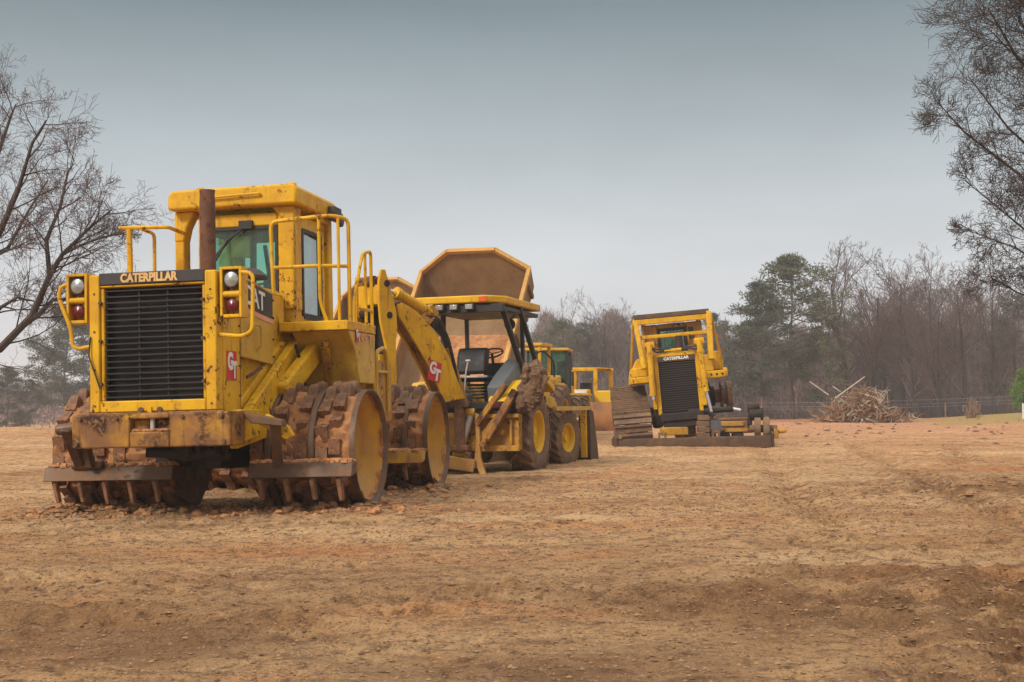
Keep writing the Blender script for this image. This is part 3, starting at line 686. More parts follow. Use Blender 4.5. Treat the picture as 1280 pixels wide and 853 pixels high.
        if sgn > 0: MB().tube([(x1 - .02, yy, 2.57), (x1 + .13, yy - .02, 2.55), (x1 + .12, yy - .04, 1.95), (x1 + .0, yy - .03, 1.90), (x0 - .02, yy, 1.93), (x0 - .04, yy + .05, 1.93)], .021, 8, .07).build('lamp_guard', M['yellow'], r)
        else: MB().tube([(x0 + .02, yy, 2.52), (x0 - .06, yy - .02, 2.50), (x0 - .08, yy - .03, 2.38), (x0 + .06, yy - .04, 2.06), (x0 + .08, yy - .03, 1.86), (x0 + .14, yy - .02, 1.83), (x0 + .28, yy + .02, 1.86)], .021, 8, .06).build('lamp_guard', M['yellow'], r)
    # --- platform
    p = MB().prism([(.66, .20), (1.51, .20), (1.51, 1.35), (.66, 1.75)], 'z', 2.06, 2.175)
    p.build('platform', M['yellow'], r, bevel=.012)
    fs = MB().prism([(.25, 2.058), (.50, 1.85), (.60, 1.60), (.68, 1.44), (1.28, 1.44), (1.35, 2.058)], 'x', .80, 1.50)
    fs.build('fender_box', M['yellow_pale'], r, bevel=.012)
    gt_logo(r, (1.512, .50, 1.93), (0, 1, 0), (0, 0, 1), .16)
    text_obj('lettering', 'GT', .5, .10, (1.506, .72, 1.94), (0, 1, 0), (0, 0, 1), M['pink'], r, .003, .0)
    # rails on the platform
    a = MB().tube([(.66, .24, 2.17), (.60, .22, 2.40), (.57, .22, 3.38), (1.30, .22, 3.42), (1.47, .42, 3.40), (1.47, .42, 2.17)], .024, 8, .09)
    a.tube([(.58, .22, 2.83), (1.15, .22, 2.83), (1.47, .42, 2.83)], .022, 8, .05)
    a.tube([(1.17, .22, 3.41), (1.17, .22, 2.40), (1.24, .26, 2.17)], .022, 8, .1).tube([(1.38, .30, 3.41), (1.38, .30, 2.17)], .02, 8)
    a.build('handrail', M['yellow'], r)
    a = MB().tube([(1.46, .62, 2.17), (1.46, .62, 2.45), (1.46, 1.0, 3.05), (1.46, 1.35, 3.12), (1.46, 1.38, 1.35)], .022, 8, .08).tube([(1.46, .75, 2.36), (1.46, 1.38, 2.36)], .02, 8).tube([(1.46, 1.10, 3.08), (1.46, 1.12, 1.7)], .02, 8)
    a.build('handrail', M['yellow'], r)
    # access steps, hoses and hinge behind the platform
    s = MB().box(1.28, 1.46, 1.42, 2.2, .95, 1.75).cyl((1.30, 1.6, 1.0), (1.30, 1.6, 1.8), .05).cyl((1.42, 1.75, 1.0), (1.42, 1.75, 1.75), .045)
    s.build('hinge_block', M['yellow_dirty'], r, bevel=.02)
    MB().tube([(1.46, 1.45, 1.05), (1.48, 1.45, 1.85), (1.48, 1.80, 1.92), (1.48, 1.95, 1.75), (1.48, 1.95, 1.1)], .028, 8, .1).tube([(1.46, 1.42, 1.6), (1.48, 1.95, 1.6)], .022, 8).build('step_rail', M['yellow_pale'], r)
    # left rail
    a = MB().tube([(-.66, .5, 3.34), (-.66, .05, 3.36), (-1.26, .0, 3.37)], .024, 8, .05).tube([(-1.14, .02, 3.36), (-1.12, .02, 2.2)], .036, 8).tube([(-1.02, .1, 3.36), (-.93, .25, 3.32), (-.93, .25, 2.2)], .022, 8, .06)
    a.build('handrail', M['yellow'], r)
    MB().box(-1.4, -.5, .0, 1.7, 2.08, 2.18).build('platform', M['yellow'], r, bevel=.012)
    MB().tube([(-.6, -.3, 2.5), (-.6, -.3, 2.72), (-.35, -.3, 2.76), (-.3, -.3, 2.5)], .02, 8, .06).build('hood_handle', M['yellow'], r)
    # forward half beyond the hinge
    MB().box(-.45, .45, 1.9, 4.3, .85, 1.35).box(-1.0, 1.0, 2.7, 3.7, .85, 1.1).build('forward_frame', M['yellow_dirty'], r, bevel=.02)
    # --- cleaner bars
    for (x0, x1, y, sm) in ((-1.70, -.16, -.98, 'steel'), (.72, 1.90, -.98, 'steel'), (.85, 1.83, 2.28, 'yellow_dirty')):
        cb = MB().prism([(y, .40), (y + .16, .43), (y + .22, .56), (y + .05, .56)], 'x', x0, x1).box(x0 + .02, x1 - .02, y + .06, y + .26, .535, .565)
        o = cb.build('cleaner_bar', M[sm], r, bevel=.012)
        mb = MB(); rnd = random.Random(int(x0 * 100) + 5)
        for k in range(int(150 * (x1 - x0))): mb.blob((x0 + .04 + (x1 - x0 - .08) * rnd.random(), y + .07 + .2 * rnd.random(), .568), .012 + .035 * rnd.random() ** 2, k, 1, .4, (1.2, 1.2, .7))
        mb.box(x0 + .05, x1 - .05, y + .10, y + .25, .55, .582)
        mb.build('clay', M['mud'], o)
        x = x0 + .08
        while x < x1 - .05:
            tb = MB(); tb.box(x, x + .07, y + .05, y + .26, .345, .415); tb.beam((x + .035, y + .06, .40), (x + .05, y + .12, .13 + .05 * rnd.random()), .055, .06, w1=.05, h1=.045); x += .30
            tb.build('scraper_tooth', M['steel_mud'], o, bevel=.008)
        if x0 < -1:
            ar = MB().beam((-1.26, -.92, .56), (-1.16, F + .32, 1.0), .11, .10).beam((-1.10, -1.0, .56), (-1.12, -1.15, .95), .08, .09).cyl((-1.35, -.95, .58), (-.98, -.95, .58), .05).cyl((-1.28, F + .36, .98), (-.9, F + .36, 1.02), .06)
            ar.build('arm', M['steel'], o, bevel=.012)
    # side arm on the right bumper end holding the bar
    MB().prism([(.86, 1.12), (1.0, 1.10), (1.32, 1.03), (1.34, .96), (1.17, .98), (.98, 1.0)], 'y', F + .25, F + .36).build('cleaner_arm', M['steel'], r, bevel=.01)
    MB().beam((1.22, F + .32, 1.02), (1.10, -1.05, .55), .11, .10).build('cleaner_arm', M['steel'], r, bevel=.012)
    MB().prism([(1.02, .98), (1.30, .82), (1.38, .86), (1.32, .96), (1.08, 1.10)], 'y', F + .42, F + .50).build('bracket', M['yellow'], r, bevel=.01)
    # --- drums
    Z = .685
    make_drum(r, -1.80, -.35, 0, Z, [-1.70, -1.46, -1.20, -.94, -.68, -.46], [(-1.33, .06, .66)], 0, 3)
    make_drum(r, .60, 1.83, 0, Z, [.70, .96, 1.22, 1.45, 1.60], [(.83, .07, .68), (1.335, .075, .685)], 1, 4)
    make_drum(r, .60, 1.83, 3.22, Z, [.70, .96, 1.22, 1.44, 1.60], [(1.52, .07, .69)], 1, 5)
    make_drum(r, -1.80, -.55, 3.22, Z, [-1.68, -1.4, -1.1, -.8], [], 0, 6)
compactor()

# ================================================================== wheels
def make_tyre(parent, c, Rr, w, rim_r, seed=0, side=1, steer=0, lugs=20, agr=True, rimmat='yellow_clean', tmat='rubber'):
    Mx = Matrix.Translation(Vector(c)) @ Matrix.Rotation(R(steer), 4, 'Z')
    hw = w / 2
    t = MB(Mx).lathe([(-hw * .80, rim_r), (-hw * .98, rim_r + (Rr - rim_r) * .35), (-hw, rim_r + (Rr - rim_r) * .6), (-hw * .86, Rr * .965), (-hw * .4, Rr * .985), (hw * .4, Rr * .985), (hw * .86, Rr * .965), (hw, rim_r + (Rr - rim_r) * .6), (hw * .98, rim_r + (Rr - rim_r) * .35), (hw * .80, rim_r)], (0, 0, 0), 'x', 48)
    L = .045 * Rr / .7
    for k in range(lugs):
        for s in (-1, 1):
            q = 2 * math.pi * (k + (0 if s > 0 else .5)) / lugs
            pts = []
            for (x, dq, r0) in ((0, .0, Rr), (s * hw * .9, .26, Rr * .975), (s * hw * 1.0, .30, Rr * .90)):
                pts.append((x, q + dq, r0))
            dw = .075
            vs = []
            for (x, a, r0) in pts:
                for (da, rr) in ((-dw, r0 - .02), (dw, r0 - .02), (dw * .8, r0 + L), (-dw * .8, r0 + L)):
                    vs.append((x, rr * math.cos(a + da), rr * math.sin(a + da)))
            t.add(vs, [(0, 1, 2, 3), (11, 10, 9, 8)] + [(i * 4 + k2, (i + 1) * 4 + k2, (i + 1) * 4 + (k2 + 1) % 4, i * 4 + (k2 + 1) % 4) for i in range(2) for k2 in range(4)])
    wheel = t.build('wheel', M[tmat], parent, ang=40)
    s = side
    rim = MB(Mx).lathe([(-s * hw * .7, rim_r * .9), (s * hw * .55, rim_r * .88), (s * hw * .80, rim_r * .96), (s * hw * .84, rim_r * 1.03), (s * hw * .78, rim_r * 1.03)], (0, 0, 0), 'x', 40)
    rim.lathe([(s * hw * .15, .001), (s * hw * .15, rim_r * .3), (s * hw * .12, rim_r * .62), (s * hw * .30, rim_r * .89)], (0, 0, 0), 'x', 40)
    ro = rim.build('rim', M[rimmat], wheel, ang=30)
    hb = MB(Mx).cyl((s * hw * .1, 0, 0), (s * hw * .55, 0, 0), rim_r * .26, rim_r * .22, n=18)
    for k in range(8): a = k * .785; hb.cyl((s * hw * .1, rim_r * .45 * math.cos(a), rim_r * .45 * math.sin(a)), (s * hw * .3, rim_r * .45 * math.cos(a), rim_r * .45 * math.sin(a)), .018, n=6)
    hb.build('hub', M[rimmat], wheel)
    return wheel

# ================================================================== BACKHOE LOADER
BO = (-.56, 22.7); BH = 17
def backhoe():
    r = thing('backhoe_loader', 'yellow backhoe loader with open black-posted canopy and muddy tyres, parked behind the soil compactor', 'backhoe loader', (BO[0], BO[1], -.02), BH, 1)
    wm = make_tyre(r, (.90, 0, .71), .71, .46, .36, side=1, lugs=18)
    make_tyre(r, (-.90, 0, .71), .71, .46, .36, side=-1, lugs=18)
    make_tyre(r, (.88, 2.35, .545), .53, .34, .27, side=1, lugs=18, steer=-12)
    make_tyre(r, (-.88, 2.35, .545), .53, .34, .27, side=-1, lugs=18, steer=-12)
    MB().box(-.35, .35, -.6, 4.0, .55, 1.0).cyl((-.8, 0, .71), (.8, 0, .71), .14).cyl((-.8, 2.35, .5), (.8, 2.35, .5), .09).box(-.6, .6, .4, 1.3, .6, 1.15).build('chassis', M['dark'], r, bevel=.02)
    MB().box(-.42, .42, 1.0, 3.3, 1.0, 1.60).build('hood', M['yellow'], r, bevel=.06)
    MB().box(-.75, .85, -1.0, .9, 1.03, 1.11).build('floor_plate', M['black'], r, bevel=.01)
    MB().box(-.55, .8, -1.06, -.98, 1.12, 1.24).build('rear_ledge', M['black'], r, bevel=.01)
    MB().box(.58, .72, -1.075, -1.062, 1.15, 1.20).build('tail_light', M['redlens'], r)
    # rear frame
    f = MB().box(-1.0, 1.0, -.92, -.70, .42, 1.02).box(-1.02, 1.02, -1.0, -.92, .96, 1.03).box(-1.02, 1.02, -1.0, -.92, .40, .50)
    f.prism([(.15, .5), (.6, 1.0), (.72, 1.0), (.45, .5)], 'y', -.99, -.92).box(-.05, .0, -.985, -.92, .5, .96).box(.85, .9, -.985, -.92, .5, .96)
    f.cyl((.72, -1.0, .72), (.72, -.9, .72), .05).cyl((.30, -1.0, .8), (.30, -.9, .8), .03)
    f.build('rear_frame', M['yellow_dirty'], r, bevel=.012)
    MB().cyl((.02, -1.12, .4), (.02, -1.12, 1.42), .09).box(-.14, .18, -1.2, -.93, 1.15, 1.25).box(-.14, .18, -1.2, -.93, .42, .52).build('swing_post', M['steel_mud'], r, bevel=.02)
    MB().box(-.75, -.03, -1.04, -1.0, .50, .98).cyl((-.75, -1.05, 1.0), (-.02, -1.05, 1.0), .06).box(-.5, -.46, -1.09, -1.03, .5, .95).build('side_plate', M['yellow_dirty'], r, bevel=.01)
    # seat, consoles, wheel, levers
    s = MB().prism([(-.36, 1.74), (-.22, 1.72), (-.08, 2.10), (-.10, 2.19), (-.20, 2.20), (-.30, 2.05)], 'x', -.31, .25)
    so = s.build('seat_back', M['vinyl'], r, bevel=.05)
    MB().box(-.30, .26, -.36, .16, 1.60, 1.70).build('seat', M['vinyl'], r, bevel=.04)
    MB().box(-.33, .28, -.40, -.30, 1.66, 1.70).build('seat_trim', M['rod_dull'], r, bevel=.01)
    st = MB()
    for k in range(5): st.box(-.16 + .01 * (k % 2), .14 - .01 * (k % 2), -.22, .12, 1.30 + k * .055, 1.34 + k * .055)
    st.build('suspension', M['black'], r, bevel=.01)
    MB().box(-.42, -.34, -.2, .1, 1.74, 1.82).build('armrest', M['vinyl'], r, bevel=.02)
    MB().box(-.48, .10, -.98, -.62, 1.11, 1.40).build('console', M['grey'], r, bevel=.05)
    MB().prism([(-.9, 1.15), (-.35, 1.15), (.35, 1.35), (.35, 1.98), (.15, 1.98), (-.5, 1.72), (-.95, 1.5)], 'x', .45, .72).build('side_console', M['grey'], r, bevel=.04)
    MB().prism([(-1.05, 1.22), (-1.0, 1.30), (-.3, 1.60), (.6, 1.66), (.95, 1.5), (.95, 1.4), (.5, 1.55), (-.2, 1.48)], 'x', .50, 1.14).build('fender', M['yellow_clean'], r, bevel=.02)
    MB().prism([(-1.05, 1.22), (-1.0, 1.30), (-.3, 1.60), (.6, 1.66), (.95, 1.5), (.95, 1.4), (.5, 1.55), (-.2, 1.48)], 'x', -1.14, -.50).build('fender', M['yellow_clean'], r, bevel=.02)
    MB().box(-.1, .4, .55, .8, 1.1, 1.95).build('dashboard', M['black'], r, bevel=.04)
    w = MB().tube([(.13, .52, 1.7), (.13, .38, 2.10)], .025, 8)
    pts = []
    for k in range(17): t = 2 * math.pi * k / 16; pts.append((.13 + .2 * math.cos(t), .38 + .2 * math.sin(t) * .9, 2.12 + .2 * math.sin(t) * .45))
    w.tube(pts, .016, 6)
    for k in (1, 6, 11): w.tube([pts[k], (.13, .38, 2.11)], .01, 5)
    w.build('steering_wheel', M['black'], r)
    for x in (-.34, -.02):
        MB().tube([(x, -.75, 1.36), (x + .02, -.70, 1.75), (x + .05, -.66, 1.95)], .014, 6).cyl((x + .01, -.66, 1.95), (x + .09, -.66, 1.955), .022).build('lever', M['rod_dull'], r)
    lv = MB()
    for k in range(6): lv.tube([(-.5 + .07 * k, -.6, 1.12), (-.5 + .07 * k, -.58, 1.45 + .05 * (k % 2))], .012, 6)
    lv.build('lever_bank', M['black'], r)
    # canopy
    c = MB()
    c.beam((.70, -.85, 2.90), (.74, .30, 1.75), .09, .08).beam((.74, .30, 1.75), (.76, .45, 1.15), .09, .08)
    c.build('post', M['black'], r, bevel=.012)
    MB().beam((.70, .22, 2.92), (.72, 1.40, 1.78), .085, .08).beam((.72, 1.40, 1.78), (.72, 1.45, 1.1), .085, .08).build('post', M['black'], r, bevel=.012)
    MB().beam((-.66, .02, 2.90), (-.66, -.08, 1.1), .09, .08).build('post', M['black'], r, bevel=.012)
    MB().beam((.42, 1.35, 2.9), (.42, 1.35, 1.1), .09, .07).build('post', M['black'], r, bevel=.012)
    MB().beam((-.66, 1.30, 2.9), (-.66, 1.35, 1.1), .085, .07).build('post', M['black'], r, bevel=.012)
    MB().box(-.70, .72, -.90, 1.40, 2.80, 2.87).box(-.74, .76, -.93, -.86, 2.76, 2.90).build('roof_frame', M['black'], r, bevel=.01)
    rf = MB().prism([(-.92, -.98), (.45, -1.0), (.74, -.62), (.74, 1.50), (-.72, 1.50), (-.92, 1.2)], 'z', 2.92, 3.05)
    rf.build('roof', M['yellow'], r, bevel=.025)
    for x in (-.60, -.36, -.10, .18):
        l = MB().box(x - .08, x + .08, -1.02, -.94, 2.80, 2.91).build('work_lamp', M['plate'], r, bevel=.015)
        MB().box(x - .065, x + .065, -1.035, -1.022, 2.815, 2.895).build('lens', M['lens'], l, bevel=.01)
    MB().box(.36, .50, -1.02, -.99, 2.94, 3.02).build('amber_light', simple('amber', (.65, .10, .02), .3), r)
    MB().tube([(.60, .5, 2.85), (.50, .3, 2.70)], .012, 6).lathe([(-.02, .001), (-.02, .10), (.02, .10), (.03, .06), (.03, .001)], (.50, .3, 2.62), 'y', 18).build('mirror', M['black'], r)
    MB().tube([(.62, 1.5, 1.75), (.62, 1.5, 2.15), (.72, 1.7, 2.2), (.9, 1.8, 2.0), (.9, 1.8, 1.7)], .018, 6, .1).build('mirror_arm', M['black'], r)
    # loader arms and bucket
    MB().beam((.62, .95, 1.45), (.66, 2.5, 1.18), .12, .24).beam((.66, 2.5, 1.18), (.64, 3.5, .35), .12, .2).build('loader_arm', M['yellow'], r, bevel=.02)
    MB().beam((-.62, .95, 1.45), (-.66, 2.5, 1.18), .12, .24).beam((-.66, 2.5, 1.18), (-.64, 3.5, .35), .12, .2).build('loader_arm', M['yellow'], r, bevel=.02)
    MB().box(1.05, 1.14, 1.05, 3.7, 1.06, 1.14).build('step_rail', M['yellow_pale'], r, bevel=.01)
    MB().cyl((.97, 3.15, .55), (.97, 3.15, 1.0), .05).cyl((.97, 3.15, .3), (.97, 3.15, .56), .075).build('cylinder', M['yellow'], r)
    MB().cyl((.97, 3.14, .58), (.97, 3.14, .92), .052).build('piston_rod', M['chrome'], r)
    bk = MB().prism([(3.55, .02), (4.15, .03), (4.2, .07), (3.7, .12), (3.55, .40), (3.6, .85), (3.75, 1.05), (3.7, 1.10), (3.45, .95), (3.42, .4)], 'x', -1.15, 1.15)
    bk.prism([(3.45, .05), (4.15, .05), (4.1, .25), (3.75, 1.05), (3.45, .95)], 'x', 1.15, 1.18)
    bk.prism([(3.45, .05), (4.15, .05), (4.1, .25), (3.75, 1.05), (3.45, .95)], 'x', -1.18, -1.15)
    bk.build('loader_bucket', M['blade'], r, bevel=.01)
    MB().box(1.0, 1.12, 3.35, 3.44, .12, 1.1).build('bucket_link', M['yellow'], r, bevel=.01)
    # right stabiliser leg, raised, its pad caked in mud
    MB().beam((.42, -1.12, .48), (1.00, -1.06, 1.42), .12, .16, up=(0, -1, 0)).build('stabilizer_leg', M['bumper'], r, bevel=.015)
    MB().beam((.30, -1.05, .85), (.80, -.98, 1.52), .10, .13, up=(0, -1, 0)).build('stabilizer_leg', M['bumper'], r, bevel=.02)
    pm = MB(); rnd = random.Random(2)
    for k in range(110):
        t = rnd.random(); u = rnd.random(); pm.blob((1.04 + .30 * t + .14 * u, -1.06 + .14 * rnd.random(), 1.16 + .62 * u), .035 + .075 * rnd.random() ** 1.5, k, 2, .30, (1, 1, 1.3))
    pm.beam((1.12, -1.0, 1.2), (1.4, -1.0, 1.72), .38, .1, up=(0, -1, 0))
    pm.build('stabilizer_pad', M['mud_brown'], r, ang=40)
    # left stabiliser, swung down, cylinder and foot
    MB().beam((-.58, -1.28, .30), (.24, -1.02, .16), .20, .22).build('stabilizer_leg', M['dump_rim'], r, bevel=.02)
    MB().cyl((.18, -1.0, 1.02), (.02, -1.04, .50), .062, n=16).build('cylinder', M['rod_dull'], r)
    MB().cyl((.11, -1.0, 1.07), (.27, -1.0, 1.07), .085, n=16).cyl((.0, -1.04, .50), (-.06, -1.05, .35), .05).cyl((-.12, -1.06, .36), (.08, -1.06, .36), .055).build('cylinder_mount', M['yellow_pale'], r)
    MB().prism([(.26, 1.06), (.34, 1.02), (.36, .30), (.46, -.02), (.34, .0), (.24, .25), (.28, .6)], 'y', -1.05, -.97).build('stabilizer_link', M['dump_rim'], r, bevel=.015)
    # --- boom and stick, swung to the left, in their own upright plane
    pv = Vector((.05, -1.1, 0))
    loc = Matrix.Translation(pv) @ Matrix.Rotation(-R(43 - BH), 4, 'Z')
    plate = [(-.05, 1.30), (-.50, 1.24), (-.62, 1.40), (-.82, 1.75), (-1.05, 2.06), (-1.30, 2.36), (-1.52, 2.62), (-1.55, 2.80), (-1.44, 2.84), (-1.14, 2.72), (-.75, 2.42), (-.42, 2.02), (-.22, 1.60)]
    for x0 in (.11, -.13):
        MB(loc).prism(plate, 'x', x0, x0 + .035).build('boom_plate', M['yellow'], r, bevel=.008)
    inner = MB(loc)
    seq_lo = [(-.50, 1.24), (-.62, 1.40), (-.82, 1.75), (-1.05, 2.06), (-1.30, 2.36), (-1.52, 2.62)]
    seq_hi = [(-.22, 1.60), (-.42, 2.02), (-.75, 2.42), (-1.14, 2.72), (-1.44, 2.84)]
    for i in range(len(seq_lo) - 1):
        a, b = seq_lo[i], seq_lo[i + 1]; inner.beam((0, a[0] + .05, a[1] + .03), (0, b[0] + .05, b[1] + .03), .215, .03, up=(0, -1, -.7))
    for i in range(len(seq_hi) - 1):
        a, b = seq_hi[i], seq_hi[i + 1]; inner.beam((0, a[0], a[1]), (0, b[0], b[1]), .19, .03)
    inner.build('boom_web', M['bumper'], r)
    n_ = Vector((loc.to_3x3() @ Vector((0, 1, 0)))); o_ = loc @ Vector((.150, -.92, 1.62))
    gt_logo(r, o_, (n_ * .9 + Vector((0, 0, -.25))), Vector((0, 0, 1)) + n_ * .22, .33)
    MB(loc).cyl((0, -1.9, 3.10), (0, -1.38, 2.99), .038).build('piston_rod', M['chrome'], r)
    MB(loc).cyl((0, -1.42, 3.00), (0, -.72, 2.72), .085, .085, n=16).cyl((0, -1.46, 3.015), (0, -1.38, 2.985), .10).build('boom_cylinder', M['yellow'], r)
    MB(loc).prism([(-.98, 2.62), (-.70, 2.86), (-.55, 2.72), (-.80, 2.48)], 'x', -.07, .07).build('bracket', M['yellow_dirty'], r, bevel=.01)
    hs = MB(loc)
    for k in range(5): hs.tube([(.06 - .03 * k, -.85, 2.66), (.06 - .03 * k, -.58, 2.66 - .04 * k), (.08 - .03 * k, -.35, 2.3), (.08 - .03 * k, -.2, 1.8), (.06 - .03 * k, -.1, 1.4)], .018, 6, .12)
    hs.build('hose', M['black'], r)
    for j in (1,): MB(loc).beam((.0, -.30, 2.15), (.04, .08, 1.15), .08, .08).build('boom_strut', M['yellow_dirty'], r, bevel=.01)
    # stick: head block, two side plates, cylinder between
    sh = [(-1.95, 3.34), (-1.86, 3.34), (-1.74, 3.02), (-1.64, 2.70), (-1.62, 2.45), (-1.66, 2.2), (-1.62, .9), (-1.84, .9), (-1.86, 2.1), (-1.97, 2.5), (-2.0, 2.8), (-2.0, 3.15)]
    MB(loc).prism(sh, 'x', .17, .22).build('stick_plate', M['yellow'], r, bevel=.012)
    MB(loc).prism([(-2.0, 3.26), (-1.86, 3.26), (-1.80, 2.95), (-1.78, .9), (-2.00, .9), (-2.02, 2.9)], 'x', -.37, -.31).build('stick_plate', M['yellow'], r, bevel=.012)
    MB(loc).box(-.31, .17, -1.99, -1.82, 2.78, 3.10).box(-.31, -.10, -1.99, -1.9, 2.6, 2.8).build('stick_head', M['yellow'], r, bevel=.02)
    MB(loc).box(-.31, .17, -1.80, -1.74, .95, 2.78).build('stick_web', M['dark'], r)
    MB(loc).cyl((-.12, -1.98, 3.16), (.10, -1.98, 3.16), .085).cyl((-.37, -1.95, 3.2), (.21, -1.95, 3.2), .03).build('pin', M['rust'], r)
    MB(loc).cyl((-.12, -1.95, 2.50), (-.12, -1.95, 1.1), .075, n=16).box(.05, .13, -1.93, -1.80, 1.0, 2.0).build('stick_cylinder', M['yellow'], r)
    MB(loc).cyl((-.12, -1.95, 2.74), (-.12, -1.95, 2.48), .05, n=12).cyl((.0, -1.95, 2.66), (-.24, -1.95, 2.66), .085).build('cylinder_eye', M['dark'], r)
    for (q, z) in ((.235, 3.12), (.235, 2.62)): MB(loc).cyl((.20, -1.84 + (3.12 - z) * .1, z), (q, -1.84 + (3.12 - z) * .1, z), .055, n=14).build('pin', M['dark'], r)
    MB(loc).prism([(-1.8, .9), (-1.5, 1.0), (-1.0, .85), (-.75, .45), (-.95, .12), (-1.1, .10), (-1.0, .42), (-1.25, .68), (-1.8, .6)], 'x', -.3, .27).build('digging_bucket', M['steel_mud'], r, bevel=.015)
backhoe()

# ================================================================== DUMP TRUCKS
def dump_truck():
    r = thing('dump_truck', 'tan articulated dump truck with its bed tipped up directly behind the backhoe canopy', 'dump truck', (-1.0, 37, gz(-1, 37)), 17, 0, 'dump trucks with raised beds')
    th = R(50); u = Vector((0, math.cos(th), math.sin(th))); n = Vector((0, -math.sin(th), math.cos(th))); o = Vector((0, -2.0, 1.0))
    Mx = Matrix((Vector((1, 0, 0)), u, n)).transposed().to_4x4(); Mx.translation = o
    L = 3.72; hw = 1.66; fl = 1.05
    b = MB(Mx)
    T = .07
    # local here: x, y along the bed, z away from its floor
    b.box(-fl, fl, 0, L + .055, -T, 0)
    hy = lambda z: L + .06 + .30 * z
    for q in (-1, 1):
        for (xa, za, xb, zb, xc, zc, xd, zd) in ((fl, -T, hw + .0, .53, hw, .62, fl, .0), (hw - T, .58, hw, .58, hw, 1.15, hw - T, 1.15)):
            vs = [(q * x, 0, z) for x, z in ((xa, za), (xb, zb), (xc, zc), (xd, zd))] + [(q * x, hy(z), z) for x, z in ((xa, za), (xb, zb), (xc, zc), (xd, zd))]
            b.add(vs, [(0, 1, 2, 3), (7, 6, 5, 4), (0, 4, 5, 1), (1, 5, 6, 2), (2, 6, 7, 3), (3, 7, 4, 0)])
    body = b.build('dump_bed', M['dump'], r)
    # headboard
    h = MB(Mx)
    ins = [(-fl, 0), (-hw, .55), (-hw, 1.15), (-.72, 1.78), (.72, 1.78), (hw, 1.15), (hw, .55), (fl, 0)]
    off = lambda z: L + .05 + .30 * z
    vs = [(x, off(z) - .0, z) for x, z in ins] + [(x, off(z) + .08, z) for x, z in ins]
    h.add(vs, [tuple(range(8)), tuple(range(15, 7, -1))] + [(k, 8 + k, 8 + (k + 1) % 8, (k + 1) % 8) for k in range(8)])
    for k in range(8): pass
    h.build('headboard', M['dump'], body)
    rm = MB(Mx)
    def P(i): x, z = ins[i]; return Vector((x, off(z) - .02, z))
    for i in range(2, 5): rm.beam(P(i), P(i + 1), .13, .11)
    for s in (-1, 1): rm.beam((s * (hw - .02), -.02, 1.17), (s * (hw - .02), L + .38, 1.17), .11, .12)
    rm.beam((-fl, -.02, -.02), (fl, -.02, -.02), .12, .14)
    rm.build('rim_flange', M['dump_rim'], body)
    rb = MB(Mx)
    for y in (.6, 1.6, 2.6, 3.5): rb.box(-fl, fl, y, y + .12, -.22, -T).box(hw, hw + .08, y, y + .12, .55, 1.12).box(-hw - .08, -hw, y, y + .12, .55, 1.12)
    rb.build('bed_rib', M['dump'], body)
    md = MB(Mx); rnd = random.Random(8); nx, ny = 26, 40; vs = []
    for j in range(ny):
        for i in range(nx):
            x = -1.25 + 2.5 * i / (nx - 1); y = .0 + 2.7 * j / (ny - 1)
            e = min(1, min(i, nx - 1 - i) / 5) * min(1, (ny - 1 - j) / 9)
            z = -.02 + e * (.16 + .16 * float(vnoise(np.array(x * 4), np.array(y * 4), 77)) + .08 * float(vnoise(np.array(x * 11), np.array(y * 11), 78))) + max(0, abs(x) - fl) * .9
            vs.append((x, y, z))
    md.add(vs, [(j * nx + i, j * nx + i + 1, (j + 1) * nx + i + 1, (j + 1) * nx + i) for j in range(ny - 1) for i in range(nx - 1)])
    md.build('stuck_clay', M['mud'], body)
    # running gear
    MB().box(-.45, .45, -2.2, 5.2, .95, 1.30).cyl((-.9, -.9, .85), (.9, -.9, .85), .18).cyl((-.9, .9, .85), (.9, .9, .85), .18).cyl((-.9, 4.8, .85), (.9, 4.8, .85), .18).build('chassis', M['yellow_dirty'], r, bevel=.02)
    for y in (-.9, .95, 4.8):
        for s in (-1, 1): make_tyre(r, (s * 1.15, y, .83), .80, .55, .38, side=s, lugs=16)
    for s in (-1, 1): MB().cyl((s * .5, .2, 1.2), (s * .5, .45, 2.6), .11).cyl((s * .5, .45, 2.6), (s * .5, .6, 3.3), .07).build('hoist_cylinder', M['steel'], r)
    MB().box(-.6, .9, 4.0, 5.6, 1.3, 1.9).box(-.9, .9, 5.2, 6.6, 1.2, 1.75).build('hood', M['yellow'], r, bevel=.05)
    MB().box(-.6, .75, 4.1, 4.2, 1.9, 2.2).box(-.6, -.5, 4.1, 4.2, 2.2, 2.9).box(.65, .75, 4.1, 4.2, 2.2, 2.9).box(-.6, -.5, 5.2, 5.3, 1.9, 2.9).box(.65, .75, 5.2, 5.3, 1.9, 2.9).box(-.65, .8, 4.05, 5.35, 2.9, 3.0).build('cab', M['yellow'], r, bevel=.02)
    return r
DT = dump_truck()
d2 = copy_tree(DT); d2.location = (-4.45, 45.5, gz(-4.4, 45.5)); d2.rotation_euler.z = -R(20)
d2['label'] = 'second tan dump truck with raised bed, farther off and mostly hidden behind the backhoe boom'

